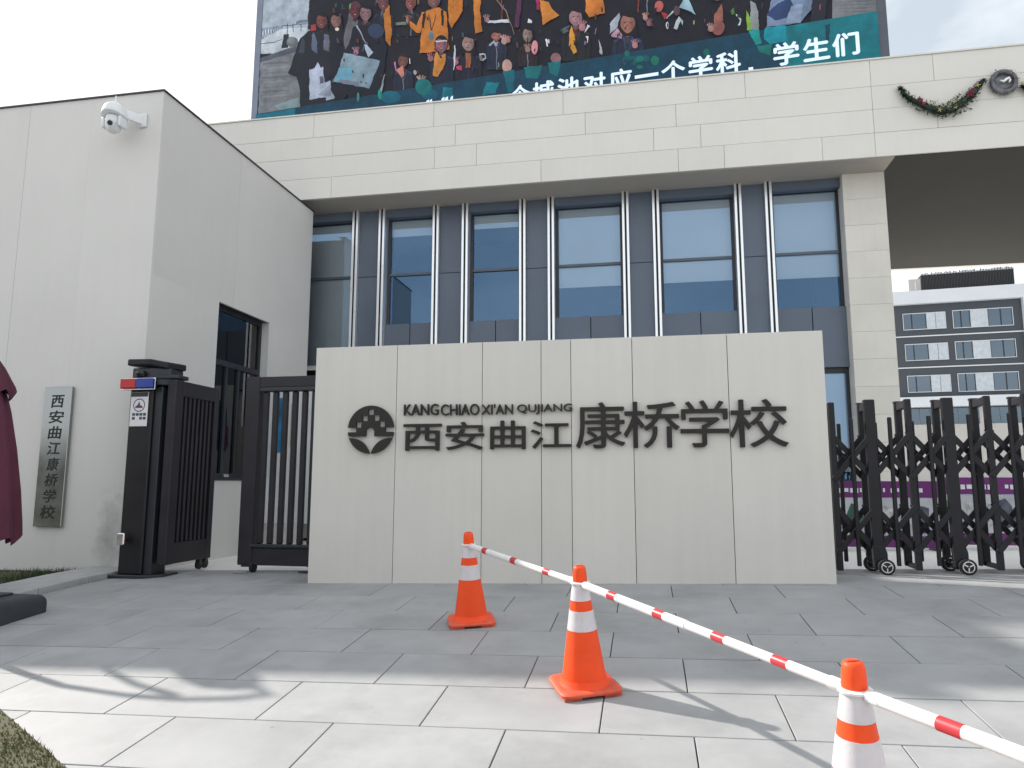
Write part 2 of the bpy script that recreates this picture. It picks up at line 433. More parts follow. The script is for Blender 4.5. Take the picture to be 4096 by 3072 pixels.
# forecourt paving: every slab its own piece, half-bond rows
pave = MB().add([(-6.6, 2.0, gz(-6.6, 2.0) - .030), (7, 2.0, gz(7, 2.0) - .030), (7, 2.3, gz(7, 2.3) - .030), (-6.6, 2.3, gz(-6.6, 2.3) - .030)], [(0, 1, 2, 3)]).build('pavement', M_MORTAR)
struct(pave)
slab_me = None
def in_lawn(x, y):     # bare grass corner beside the paving
    return (y - 4.05) < (x + 4.01) * (3.42 - 4.05) / (-2.95 + 4.01)
slab_cache = {}
for r in range(-3, 8):
    ya = 4.06 + .6 * r; yb = ya + .6
    a = math.atan2(hy(yb) - hy(ya), .6)
    offx = .21 if r % 2 else -.285
    k = -8
    while offx + k < 6.2:
        xa, xb = offx + k, offx + k + 1.0
        k += 1
        if xb < -6.55: continue
        xa = max(xa, -6.58)
        xc, yc = (xa + xb) / 2, (ya + yb) / 2
        if in_lawn(xb, yb): continue
        L = round(xb - xa, 3)
        if L < .1: continue
        if L not in slab_cache:
            g = .0035
            slab_cache[L] = MB().box(-L / 2 + g, L / 2 - g, -.3 + g, .3 - g, -.05, 0).build('slab', M_SLAB, pave, bevel=.0025)
            o = slab_cache[L]
        else:
            o = slab_cache[L].copy(); COL.objects.link(o)
        o.name = 'slab'
        o.location = (xc, yc, (gz(xc, ya) + gz(xc, yb)) / 2 + random.uniform(-.0012, .0012))
        o.rotation_euler = (a + random.uniform(-.0012, .0012), -math.atan(GX) + random.uniform(-.001, .001), 0)

# lawn corner at the street edge and the lawn strip in front of the gatehouse
def lawn(name, poly, m_soil, n_blades, m_blade, hmin, hmax, seed, lift=.006, label=None):
    rng = random.Random(seed)
    cx = sum(p[0] for p in poly) / len(poly); cy = sum(p[1] for p in poly) / len(poly)
    mb = MB()
    N = 26
    x0, x1 = min(p[0] for p in poly), max(p[0] for p in poly); y0, y1 = min(p[1] for p in poly), max(p[1] for p in poly)
    def inside(x, y):
        c = False; j = len(poly) - 1
        for i in range(len(poly)):
            xi, yi = poly[i]; xj, yj = poly[j]
            if (yi > y) != (yj > y) and x < (xj - xi) * (y - yi) / (yj - yi) + xi: c = not c
            j = i
        return c
    top = [Vector((x, y, gz(x, y) + lift)) for x, y in poly]
    # fan mesh with gentle lumps
    vs = [Vector((cx, cy, gz(cx, cy) + lift))] + top
    mb.add(vs, [(0, i + 1, (i + 1) % len(poly) + 1) for i in range(len(poly))])
    mb.add([p - EZ * .08 for p in top] + top, [(i, (i + 1) % len(poly), len(poly) + (i + 1) % len(poly), len(poly) + i) for i in range(len(poly))])
    soil = mb.build(name, m_soil); struct(soil)
    bl = MB()
    k = 0
    while k < n_blades:
        x, y = rng.uniform(x0, x1), rng.uniform(y0, y1)
        if not inside(x, y): continue
        k += 1
        dens = math.sin(x * 5.1 + seed) * math.cos(y * 4.3) + rng.uniform(-.8, .8)
        if dens < -.5: continue
        h = rng.uniform(hmin, hmax) * (1 + .5 * dens); an = rng.uniform(0, 6.28); w = rng.uniform(.003, .007)
        b = Vector((x, y, gz(x, y) + lift)); dx = Vector((math.cos(an), math.sin(an), 0)) * w
        lean = Vector((rng.uniform(-1, 1), rng.uniform(-1, 1), 0)) * h * .5
        bl.add([b - dx, b + dx, b + lean + EZ * h], [(0, 1, 2)])
    g = bl.build('grass', m_blade, fixn=False)
    g['kind'] = 'stuff'; g['label'] = label; g['category'] = 'grass'
    return soil
lawn('lawn_bed', [(-4.02, 4.06), (-3.62, 3.82), (-3.22, 3.58), (-2.90, 3.38), (-2.1, 2.9), (-.9, 2.2), (-.5, 1.9), (-8, 1.9), (-8, 6.3), (-6.62, 5.7), (-5.2, 4.8)], M_SOIL, 70000, M_GRASS, .006, .022, 3, label='sparse short grass on the bare soil bed beside the sunlit paving')
lawn('lawn_strip', [(-7.18, 6.4), (-7.18, 8.47), (-14, 8.47), (-14, 6.4)], M_SOIL, 26000, M_GRASSD, .02, .07, 5, lift=.03, label='short shaded grass along the foot of the gatehouse wall')
# kerb: granite stones
kerb = MB().box(-6.70, -6.62, 6.3, 8.49, gz(-6.7, 7) - .2, gz(-6.7, 6.3) - .04).build('kerb', M_MORTAR); struct(kerb)
for i in range(3):
    ya = 6.30 + i * .73; yb = ya + .722
    mb = MB().box(-7.17, -6.60, ya, yb, 0, 1)
    for v in mb.v:
        v.z = gz(-6.6, v.y) + (.075 if v.z > .5 else -.06) + (.012 if v.x < -7 and v.z > .5 else 0)
    mb.build('kerb_stone', M_KERB, kerb, bevel=.008)

# ================================================================== GATEHOUSE (left)
GHX, GHY, GHZ = -6.65, 8.5, 6.57
gh = thing('gatehouse', 'tall plain beige stone gatehouse with flat roof behind the steel name plaque', 'gatehouse', (-9.5, 10.8, -.3))
pbox(gh, 'core', M_JOINT, -14.9, GHX - .05, GHY + .05, GHY + 1.2, -.5, GHZ - .04)
pbox(gh, 'core', M_JOINT, -14.9, GHX - .4, GHY + 1.21, 13.15, -.5, GHZ - .05)
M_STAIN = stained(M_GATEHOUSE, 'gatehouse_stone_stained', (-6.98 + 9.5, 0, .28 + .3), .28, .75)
front_x = [-15, -12.9, -11.3, -10.1, -8.85, -7.80, GHX]
for a, b in zip(front_x, front_x[1:]):
    g = .0022 if b != -7.80 and a != -7.80 else .0012
    ga, gb = (.0004 if a == -7.80 else .0022), (.0004 if b == -7.80 else 0 if b == GHX else .0022)
    pbox(gh, 'wall_panel', M_STAIN if b == GHX else M_GATEHOUSE, a + ga, b - gb, GHY, GHY + .045, -.45, GHZ)
# side wall with a tall window opening
WY0, WY1, WZ0, WZ1 = 10.12, 11.68, 1.10, 3.90
for (y0, y1, z0, z1) in ((GHY + .0455, 10.52, WZ1 + .0003, GHZ), (GHY + .0455, WY0, -.45, WZ1 - .0003), (10.523, 13.2, WZ1 + .0003, GHZ), (WY0 + .0006, WY1 - .0006, -.45, WZ0), (WY1, 13.2, -.45, WZ1 - .0003)):
    pbox(gh, 'wall_panel', M_GATEHOUSE, GHX - .044, GHX, y0, y1, z0, z1)
pbox(gh, 'roof_slab', M_JOINT, -14.95, GHX - .06, GHY + .06, 13.1, GHZ - .035, GHZ - .003)
pbox(gh, 'coping', M_FRAME, -15.02, GHX + .022, GHY - .022, GHY + .16, GHZ + .001, GHZ + .022)
pbox(gh, 'coping', M_FRAME, GHX - .14, GHX + .022, GHY + .162, 13.23, GHZ + .001, GHZ + .022)
# reveal + window
rv = .26
pbox(gh, 'reveal', M_GATEHOUSE, GHX - rv, GHX - .046, WY1 + .001, WY1 + .05, WZ0, WZ1)
pbox(gh, 'reveal', M_GATEHOUSE, GHX - rv, GHX - .046, WY0 - .05, WY0 + .001, WZ0, WZ1)
pbox(gh, 'reveal', M_FRAME, GHX - rv, GHX - .046, WY0 + .002, WY1, WZ1 - .002, WZ1 + .05)
pbox(gh, 'sill', M_FRAME, GHX - rv, GHX + .015, WY0 + .002, WY1, WZ0 - .03, WZ0 + .012)
win = pbox(gh, 'window', M_ROOM, GHX - .62, GHX - .60, WY0 - .3, WY1 + .3, WZ0 - .2, WZ1 + .2)
fx0, fx1 = GHX - .20, GHX - .14
def frame_x(parent, name, m, x0, x1, y0, y1, z0, z1, w):
    mb = MB().box(x0, x1, y0, y1, z0, z0 + w).box(x0, x1, y0, y1, z1 - w, z1).box(x0, x1, y0, y0 + w, z0 + w, z1 - w).box(x0, x1, y1 - w, y1, z0 + w, z1 - w)
    return mb.build(name, m, parent)
frame_x(win, 'frame', M_FRAME, fx0, fx1, WY0 + .003, WY1 - .003, WZ0 + .013, WZ1 - .003, .07)
pbox(win, 'transom', M_FRAME, fx0 - .002, fx1 + .01, WY0 + .073, WY1 - .073, 2.93, 3.02)
pbox(win, 'mullion', M_FRAME, fx0 - .003, fx1 + .004, 10.62, 10.69, WZ0 + .08, 2.93)
pbox(win, 'mullion', M_FRAME, fx0 - .003, fx1 + .004, 10.98, 11.04, WZ0 + .08, 2.93)
for y0, y1, z0, z1 in ((WY0 + .07, 10.62, WZ0 + .08, 2.93), (10.69, 10.98, WZ0 + .08, 2.93), (11.04, WY1 - .07, WZ0 + .08, 2.93), (WY0 + .07, WY1 - .07, 3.02, WZ1 - .07)):
    pbox(win, 'pane', M_DOORGLASS, GHX - .175, GHX - .169, y0, y1, z0, z1)
pbox(win, 'curtain', M_BLIND, GHX - .45, GHX - .43, WY0 + .05, WY0 + .35, WZ0, WZ1)
pbox(gh, 'floodlight', M_CHROME, GHX + .01, GHX + .06, 10.42, 10.56, 1.125, 1.17, bevel=.006)

# surveillance camera on the gatehouse
CX_, CY_, CZ_ = -7.16, 8.20, 6.10
sc_ = thing('surveillance_camera', 'white dome surveillance camera on a bracket below the gatehouse roof edge', 'camera', (CX_, GHY, CZ_))
MB().add([], []).tube([(CX_, CY_, 6.215), (CX_, CY_, 6.38)], [.012, .010], 10).build('antenna', M_CAMW, sc_, smooth=True)
prof = [(.150, -.075), (.166, -.07), (.168, -.05), (.160, .0), (.148, .05), (.120, .10), (.075, .135), (.02, .147), (.0, .148)]
hood = MB().lathe(prof, 36, (0, 0, 0))
for v in hood.v:
    v.z += -.30 * v.y * (1 if v.z < -.02 else .4) if v.y < 0 else 0
    v += Vector((CX_, CY_, CZ_ + .02))
hood.build('hood', M_CAMW, sc_, smooth=True)
for s_ in (-1, 1):
    MB().box(CX_ + s_ * .128 - .022, CX_ + s_ * .128 + .022, CY_ - .07, CY_ + .07, CZ_ - .20, CZ_ - .045).build('cheek', M_CAMW, sc_, bevel=.018, segs=3, smooth=True)
ball = MB().lathe([(.0, -.135), (.05, -.130), (.085, -.105), (.104, -.05), (.106, .05), (.10, .085), (.0, .09)], 32, (CX_ + .0, CY_ - .01, CZ_ - .13)).build('ball_head', M_CAMW, sc_, smooth=True)
MB().tube([(CX_ + .03, CY_ - .075, CZ_ - .165), (CX_ + .048, CY_ - .128, CZ_ - .185)], [.060, .052], 24).build('lens_ring', M_CAMW, ball, smooth=True)
MB().tube([(CX_ + .0475, CY_ - .126, CZ_ - .1845), (CX_ + .051, CY_ - .136, CZ_ - .188)], [.034, .033], 24).build('lens', M_LENS, ball, smooth=True)
MB().prism([(CX_ - .02, CY_, CZ_ + .03), (CX_ + .05, CY_, CZ_ + .10), (CX_ + .19, GHY - .03, CZ_ + .12), (CX_ + .19, GHY - .03, CZ_ - .02), (CX_ + .08, CY_, CZ_ - .035)], (.05, .02, 0)).build('bracket', M_CAMW, sc_, bevel=.008)
MB().box(CX_ + .15, CX_ + .28, GHY - .035, GHY, CZ_ - .06, CZ_ + .15).build('wall_plate', M_CAMW, sc_, bevel=.015)
# steel name plaque
pq = thing('name_plaque', 'tall brushed steel plaque with vertical black brush lettering on the gatehouse wall', 'plaque', (-7.9, GHY - .02, .45))
PX0, PX1, PZ0, PZ1 = -8.12, -7.69, .45, 2.335
pbox(pq, 'plate', M_STEEL, PX0, PX1, GHY - .055, GHY - .012, PZ0, PZ1, bevel=.004)
pbox(pq, 'mount', M_FRAME, PX0 + .05, PX1 - .05, GHY - .012, GHY - .0005, PZ0 + .1, PZ1 - .1)
chars = '西安曲江康桥学校'
for i, ch in enumerate(chars):
    zc = 2.135 - i * .213
    mb = MB(); s = .19 if i not in (1, 7) else .225
    put_glyph(mb, ch, Vector((0, GHY - .055, 0)), EX, EZ, -EY, -7.905 - s / 2 + random.uniform(-.012, .012), -7.905 + s / 2, zc - .088, zc + .088, .0005, .003, weight=.022, shear=.10 + random.uniform(-.05, .05))
    mb.build('brush_character', M_BLACKGAP, pq, fixn=False)

# ================================================================== GATE POST with beacon (left)
gp = thing('gate_post', 'black motor gate post with red and blue beacon and notice card', 'gate post', (-6.32, 8.32, gz(-6.3, 8.3)))
g0 = gz(-6.3, 8.3)
pbox(gp, 'body', M_GATE, -6.53, -6.20, 8.12, 8.47, g0 + .03, 2.28, bevel=.018)
pbox(gp, 'side_channel', M_FRAME, -6.199, -6.09, 8.16, 8.44, g0 + .03, 2.26, bevel=.008)
MB().prism([(-6.62, 8.05, g0 - .01), (-6.08, 8.05, g0 - .01), (-5.93, 8.18, g0 - .01), (-5.93, 8.48, g0 - .01), (-6.62, 8.48, g0 - .01)], (0, 0, .045)).build('base_plate', M_FRAME, gp, bevel=.006)
MB().prism([(-6.55, 8.05, 2.53), (-6.55, 8.47, 2.53), (-5.98, 8.47, 2.50), (-6.05, 8.15, 2.49), (-6.22, 8.05, 2.53)], (0, 0, .085)).build('cap', M_GATE, gp, bevel=.015)
MB().prism([(-6.50, 8.10, 2.281), (-6.50, 8.46, 2.281), (-6.02, 8.46, 2.281), (-6.02, 8.20, 2.281), (-6.20, 8.10, 2.281)], (0, 0, .22)).build('head', M_FRAME, gp, bevel=.01)
MB().prism([(-6.16, 8.09, 2.36), (-5.92, 8.22, 2.37), (-5.92, 8.44, 2.37), (-6.16, 8.44, 2.36)], (0, 0, .05)).build('visor', M_FRAME, gp, bevel=.008)
MB().lathe([(.0, 0), (.06, .005), (.075, .04), (.06, .075), (0, .08)], 20, (-6.36, 8.085, 2.38)).build('sensor_dome', M_LENS, gp, smooth=True)
bc = pbox(gp, 'beacon', M_CHROME, -6.60, -6.12, 8.045, 8.085, 2.21, 2.365, bevel=.004)
pbox(bc, 'red_lens', mat('beacon_red', (.50, .008, .012), .2, var=.05), -6.595, -6.375, 8.00, 8.046, 2.225, 2.352, bevel=.012)
pbox(bc, 'blue_lens', mat('beacon_blue', (.01, .035, .30), .2, var=.05), -6.372, -6.125, 8.00, 8.046, 2.225, 2.352, bevel=.012)
nt = pbox(gp, 'notice_card', M_PRINTW, -6.50, -6.25, 8.109, 8.116, 1.75, 2.19, bevel=.002)
pbox(nt, 'header_strip', M_FRAME, -6.495, -6.255, 8.106, 8.1088, 2.13, 2.186)
mb = MB(); n_ = 28
for k in range(n_):
    a0, a1 = 2 * math.pi * k / n_, 2 * math.pi * (k + 1) / n_
    mb.add([(-6.375 + r_ * math.cos(a), 8.1075, 2.02 + r_ * math.sin(a)) for a, r_ in ((a0, .085), (a1, .085), (a1, .073), (a0, .073))], [(0, 1, 2, 3)])
mb.add([(-6.43, 8.1075, 1.985), (-6.32, 8.1075, 1.985), (-6.33, 8.1075, 2.01), (-6.36, 8.1075, 2.02), (-6.375, 8.1075, 2.07), (-6.40, 8.1075, 2.02), (-6.425, 8.1075, 2.01)], [tuple(range(7))])
mb.build('pictogram', mat('pictogram_ink', (.12, .05, .11), .6), nt)
mb = MB()
for r_, zz in enumerate((1.885, 1.835)):
    for c_ in range(4):
        if r_ == 1 and c_ == 1: continue
        mb.box(-6.465 + c_ * .052, -6.425 + c_ * .052, 8.1065, 8.1085, zz, zz + .035)
mb.build('card_text', mat('card_ink', (.06, .07, .10), .6), nt)
MB().tube([(-6.44, 8.12, .33), (-6.44, 8.06, .33)], .022, 12).build('handle_stem', M_FRAME, gp)
pbox(gp, 'handle', M_CHROME, -6.505, -6.40, 8.035, 8.06, .27, .415, bevel=.012)

# ================================================================== SLIDING GATE LEAVES (left opening)
def wheel(parent, x, y, z, r=.075, axis='x', rim=True):
    d = EX if axis == 'x' else EY
    c = Vector((x, y, z))
    t = MB().tube([c - d * .022, c - d * .018, c + d * .018, c + d * .022], [r * .9, r, r, r * .9], 24).build('wheel', M_RUBBER, parent, smooth=True)
    if rim:
        mb = MB()
        for sgn in (-1, 1):
            e1, e2 = (EY, EZ) if axis == 'x' else (EX, EZ)
            for k in range(3):
                a = k * 2 * math.pi / 3 + .5
                dv = e1 * math.cos(a) + e2 * math.sin(a)
                mb.bar(c + d * sgn * .024 + dv * .008, c + d * sgn * .024 + dv * r * .68, .012, .007, up=d)
            n = 20
            for k in range(n):
                a0, a1 = 2 * math.pi * k / n, 2 * math.pi * (k + 1) / n
                pts = [c + d * sgn * .0245 + (e1 * math.cos(a) + e2 * math.sin(a)) * q for a, q in ((a0, r * .72), (a1, r * .72), (a1, r * .60), (a0, r * .60))]
                mb.add(pts, [(0, 1, 2, 3)])
        mb.build('rim', M_CHROME, t)
    return t
# leaf running into the depth, beside the post
la = thing('gate_leaf', 'black slatted gate leaf folded back beside the beacon post', 'gate', (-5.92, 8.65, gz(-5.9, 8.65)), 'leaves of the left gate')
LX = -5.90
def leaf_y(root, x0, x1, y0, y1, z0, z1, n):
    w = .13
    pbox(root, 'stile', M_GATE2, x0, x1, y0, y0 + .17, z0, z1, bevel=.008)
    pbox(root, 'stile', M_GATE2, x0, x1, y1 - .10, y1, z0, z1, bevel=.008)
    pbox(root, 'top_rail', M_GATE2, x0 + .004, x1 - .004, y0 + .171, y1 - .101, z1 - .20, z1 - .004, bevel=.006)
    pbox(root, 'bottom_rail', M_GATE2, x0 + .004, x1 - .004, y0 + .171, y1 - .101, z0 + .004, z0 + .26, bevel=.006)
    pbox(root, 'backing', M_FRAME, x0 + .02, x0 + .03, y0 + .171, y1 - .101, z0 + .261, z1 - .201)
    a, b = y0 + .20, y1 - .13
    for i in range(n):
        yy_ = a + (b - a) * (i + .5) / n
        pbox(root, 'slat', M_GATE2, x0 + .035, x1 - .01, yy_ - .022, yy_ + .022, z0 + .262, z1 - .202, bevel=.005)
leaf_y(la, -6.02, LX, 8.16, 9.12, .02, 2.35, 7)
for yy_ in (8.95, 9.08):
    pbox(la, 'caster_bracket', M_FRAME, -5.99, -5.93, yy_ - .03, yy_ + .03, gz(-5.9, 9) + .06, .02)
    wheel(la, -5.96, yy_, gz(-5.9, 9) + .065, .062, 'x', rim=False)
# leaf across the opening
LBY = 8.62
lb = thing('gate_leaf', 'black barred gate leaf on casters half hidden behind the name wall', 'gate', (-4.3, LBY, gz(-4.3, LBY)), 'leaves of the left gate')
lx0, lx1, lz0, lz1 = -5.17, -2.45, .06, 2.42
pbox(lb, 'stile', M_GATE2, lx0, lx0 + .20, LBY - .05, LBY + .07, lz0 - .06, lz1, bevel=.008)
pbox(lb, 'stile', M_GATE2, lx1 - .20, lx1, LBY - .05, LBY + .07, lz0 - .06, lz1, bevel=.008)
pbox(lb, 'top_rail', M_GATE2, lx0 + .201, lx1 - .201, LBY - .046, LBY + .066, lz1 - .14, lz1 - .002, bevel=.006)
pbox(lb, 'top_lip', M_FRAME, lx0 + .201, lx1 - .201, LBY - .06, LBY + .04, lz1 - .20, lz1 - .142, bevel=.01)
pbox(lb, 'bottom_rail', M_GATE2, lx0 + .201, lx1 - .201, LBY - .046, LBY + .066, lz0 - .06, lz0 + .16, bevel=.006)
pbox(lb, 'bottom_lip', M_FRAME, lx0 + .17, lx1 - .201, LBY - .075, LBY + .02, lz0 + .162, lz0 + .205, bevel=.008)
nsl = 19
for i in range(nsl):
    xx = lx0 + .235 + i * .137
    if xx > lx1 - .22: break
    pbox(lb, 'slat', M_GATE2, xx, xx + .078, LBY - .02, LBY + .03, lz0 + .206, lz1 - .201, bevel=.01)
for xx in (lx0 + .12, -4.15, -2.7):
    zg = gz(xx, LBY)
    pbox(lb, 'caster_bracket', M_FRAME, xx - .06, xx + .06, LBY - .06, LBY + .05, zg + .075, lz0 - .061, bevel=.005)
    pbox(lb, 'foot_plate', M_CHROME if xx < -5 else M_FRAME, xx - .14, xx + .06, LBY - .12, LBY - .07, zg + .006, zg + .022)
    wheel(lb, xx + .08, LBY, zg + .075, .072, 'x', rim=False)

# ================================================================== SIGN WALL
SY = 7.75
sw = thing('name_wall', 'freestanding beige stone panel wall bearing the dark bronze school lettering', 'wall', (-1.0, SY + .2, 0.05))
SX0, SX1, SZT = -3.79, 1.815, 2.612
pbox(sw, 'core', M_JOINT, SX0 + .03, SX1 - .03, SY + .035, SY + .36, -.25, SZT - .015)
jx = [SX0] + [on_y(x * 4096 / 2212, 1000 * 4096 / 2212, SY).x for x in (853, 1040.5, 1169.5, 1235, 1370, 1580)] + [SX1]
for i, (a, b) in enumerate(zip(jx, jx[1:])):
    g = .0032
    pbox(sw, 'stone_panel', M_SIGNSTONE, a + (g if i else 0), b - (g if i < len(jx) - 2 else 0), SY + random.uniform(-.0015, .0015), SY + .03, -.24, SZT, bevel=.0015)
pbox(sw, 'stone_panel', M_SIGNSTONE, SX0 - .001, SX0 + .027, SY + .0325, SY + .39, -.24, SZT - .001)
pbox(sw, 'stone_panel', M_SIGNSTONE, SX1 - .027, SX1 + .001, SY + .0325, SY + .39, -.24, SZT - .001)
pbox(sw, 'stone_panel', M_SIGNSTONE, SX0 + .03, SX1 - .03, SY + .362, SY + .39, -.24, SZT - .002)
pbox(sw, 'top_stone', M_SIGNSTONE, SX0 + .03, SX1 - .03, SY + .033, SY + .36, SZT - .012, SZT - .003)
# lettering (measured on the photograph, laid on the wall face)
def sgn(px, py): 
    p = on_y(px, py, SY); return p.x, p.z
c3 = lambda x, y: (1350 + x * 1850 / 2212, 1550 + y * 1850 / 2212)
org = Vector((0, SY, 0))
def sign_box(name, body, x0, x1, y0, y1, w):
    a = sgn(*c3(x0, y1)); b = sgn(*c3(x1, y0))
    mb = MB(); put_glyph(mb, body, org, EX, EZ, -EY, a[0], b[0], a[1], b[1], .012, .045, weight=w)
    return mb.build(name, M_LETTER, sw, fixn=False)
for ch, x0, x1, y0, y1, w in (('西', 318, 502, 174, 304, .012), ('安', 520, 704, 164, 300, .012), ('曲', 733, 902, 158, 297, .012), ('江', 926, 1118, 160, 294, .012),
                              ('康', 1142, 1374, 70, 293, .008), ('桥', 1370, 1634, 66, 292, .008), ('学', 1642, 1866, 60, 288, .008), ('校', 1876, 2146, 54, 288, .008)):
    sign_box('sign_character', ch, x0, x1, y0, y1, w)
for wd, x0, x1 in (('KANG', 322, 488), ('CHIAO', 498, 682), ("XI'AN", 692, 842), ('QUJIANG', 862, 1124)):
    sign_box('sign_word', wd, x0, x1, 79 if wd != 'QUJIANG' else 78, 136 if wd in ('KANG', 'CHIAO') else 131, .010)
# emblem
def curve_solid(splines):
    c = bpy.data.curves.new('shape', 'CURVE'); c.dimensions = '2D'; c.fill_mode = 'BOTH'; c.extrude = .5
    for pts in splines:
        s = c.splines.new('POLY'); s.points.add(len(pts) - 1); s.use_cyclic_u = True
        for p, q in zip(s.points, pts): p.co = (q[0], q[1], 0, 1)
    o = bpy.data.objects.new('shape', c); COL.objects.link(o); bpy.context.view_layer.update()
    me = o.evaluated_get(bpy.context.evaluated_depsgraph_get()).to_mesh()
    vs = [v.co.copy() for v in me.vertices]; fs = [tuple(p.vertices) for p in me.polygons]
    bpy.data.objects.remove(o); bpy.data.curves.remove(c)
    return vs, fs
def arc(cx, cy, r, a0, a1, n=24): return [(cx + r * math.cos(R(a0 + (a1 - a0) * i / n)), cy + r * math.sin(R(a0 + (a1 - a0) * i / n))) for i in range(n + 1)]
def sq(cx, cy, h=17): return [(cx - h, cy - h), (cx + h, cy - h), (cx + h, cy + h), (cx - h, cy + h)]
outer = arc(0, 0, 143, 5, 175, 40) + [(-90, 12), (-90, -15), (-142, -15), (-138, -40), (-30, -40)] + arc(-3, -14, 27, 195, -15, 20) + [(24, -40), (138, -40), (142, -15), (90, -15), (90, 12)]
def bez(a, c, b, n=14): return [((1 - t) ** 2 * a[0] + 2 * t * (1 - t) * c[0] + t * t * b[0], (1 - t) ** 2 * a[1] + 2 * t * (1 - t) * c[1] + t * t * b[1]) for t in [i / n for i in range(n + 1)]]
leafL = arc(0, 0, 143, 199, 268, 20) + bez((-4, -142), (-38, -48), (-132, -50))[1:]
leafR = [(-x, y) for x, y in leafL]
ec = sgn(1150 + 487 * .6932, 1250 + 677 * .6932); es = .6932 / F_PX * 7.93
for nm, sp in (('emblem_dome', [outer, sq(0, 104), sq(-37, 67), sq(36, 69), sq(-75, 29), sq(71, 32)]), ('emblem_leaf', [leafL]), ('emblem_leaf', [leafR])):
    vs, fs = curve_solid(sp)
    mb = MB().add([(ec[0] + v.x * es, SY - .028 - v.z * .034, ec[1] + v.y * es) for v in vs], fs)
    mb.build(nm, M_LETTER, sw, fixn=False)

# ================================================================== MAIN BUILDING
mbld = thing('school_building', 'two storey school building with deep stone fascia and white window fins', 'building', (-2, 17, 0))
YW, YF, ZS, ZT = 14.0, 13.0, 6.765, 8.60
XR = 4.43
XP = 12.5          # right end of the gateway
# fascia panels
def fx(px, py): return on_y(px, py, YF).x
zc = [ZT, ZT - .505, ZT - .945, ZT - 1.39, ZS]
rows_px = [[1255, 1734, 2253, 2798, 2988], [1331, 1820, 2342, 2708], [1737, 1905, 2618, 2808], [1325, 2164, 2716, 2902, 3298]]
full = fx(3492, 450)
pbox(mbld, 'fascia_core', M_JOINT, -17.9, XP - .05, YF + .035, YF + .5, ZS + .012, ZT - .02)
for i in range(4):
    ys = [520, 600, 680, 740][i]
    xs = [-18, -15.6, -13.2, -10.9] + [fx(px, ys) for px in rows_px[i]] + [full] + ([6.9, 9.3, 11.2] if i % 2 else [5.15, 7.9, 10.2]) + [XP]
    for a, b in zip(xs, xs[1:]):
        pbox(mbld, 'stone_panel', M_STONE, a + .003, b - .003, YF + random.uniform(-.002, .002), YF + .032, zc[i + 1] + .0025, zc[i] - .0025, bevel=.0015)
pbox(mbld, 'parapet_cap', M_STONE, -18, XP, YF - .02, YF + .5, ZT + .001, ZT + .028)
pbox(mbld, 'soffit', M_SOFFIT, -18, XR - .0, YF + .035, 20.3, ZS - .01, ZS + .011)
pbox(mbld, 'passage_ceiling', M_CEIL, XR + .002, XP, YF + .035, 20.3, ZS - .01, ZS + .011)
pbox(mbld, 'roof_slab', M_JOINT, -18, XP, YF + .501, 20.3, ZT - .35, ZT - .25)
pbox(mbld, 'rear_fascia', M_STONE, -18, XP, 20.301, 20.5, ZS + .0, ZT)
# soffit beams strips lighter ribs
# column
cx0, cx1 = 3.70, XR
for i in range(14):
    z1_ = ZS - .012 - i * .5; z0_ = max(z1_ - .497, -.1)
    if z1_ < 0: break
    pbox(mbld, 'column_stone', M_COLUMN, cx0, cx1, 13.65, 13.68, z0_, z1_, bevel=.0015)
    pbox(mbld, 'column_stone', M_COLUMN, cx0 - .001, cx0 + .029, 13.6825, 14.1, z0_, z1_)
pbox(mbld, 'column_core', M_JOINT, cx0 + .03, cx1 - .03, 13.681, 20.2, -.1, ZS - .015)
pbox(mbld, 'passage_wall', M_COLUMN, cx1 - .029, cx1 + .001, 13.682, 20.25, -.1, ZS - .013)
pbox(mbld, 'gateway_pier', M_COLUMN, XP - 1.6, XP, 13.65, 20.25, -.1, ZS - .013)
# back walls, floor plate
pbox(mbld, 'rear_wall', M_STONE, -18, cx0 + .02, 20.0, 20.2, -.1, ZS - .012)
pbox(mbld, 'end_wall', M_STONE, -18, -17.8, 14.3, 19.99, -.1, ZS - .012)
pbox(mbld, 'floor_plate', M_ROOM, -17.79, cx0, 14.35, 19.99, 3.2, 3.45)
pbox(mbld, 'room_wall', M_ROOM, -17.79, cx0, 16.2, 16.3, 3.46, ZS - .013)
pbox(mbld, 'room_wall', M_ROOM, -17.79, cx0, 16.2, 16.3, 0, 3.19)
# white fins: twin strips with a dark slot
def xat(px, py, Y): return on_y(px * 4096 / 2212, py * 4096 / 2212, Y).x
YFI = 13.72
fins = [xat(x, 570, YFI) for x in (764.5, 822, 939.5, 1003, 1128, 1190, 1353, 1419.5, 1600, 1667)]
for fx_ in fins:
    r_ = pbox(mbld, 'fin', M_FIN, fx_ - .066, fx_ - .019, YFI, YFI + .26, 2.2, ZS - .0105, bevel=.003)
    pbox(r_, 'strip', M_FIN, fx_ + .019, fx_ + .066, YFI, YFI + .26, 2.2, ZS - .0105, bevel=.003)
    pbox(r_, 'slot', M_BLACKGAP, fx_ - .0185, fx_ + .0185, YFI + .02, YFI + .25, 2.2, ZS - .011)
# charcoal infill panels between fin pairs
for a, b in zip(fins[0::2], fins[1::2]):
    zj = 5.32
    pbox(mbld, 'infill_panel', M_DARKMETAL, a + .070, b - .070, YFI + .12, YFI + .17, 3.1, zj - .006, bevel=.002)
    pbox(mbld, 'infill_panel', M_DARKMETAL, a + .070, b - .070, YFI + .12, YFI + .17, zj + .006, ZS - .012, bevel=.002)
    pbox(mbld, 'infill_back', M_BLACKGAP, a + .070, b - .070, YFI + .175, YFI + .25, 3.1, ZS - .012)
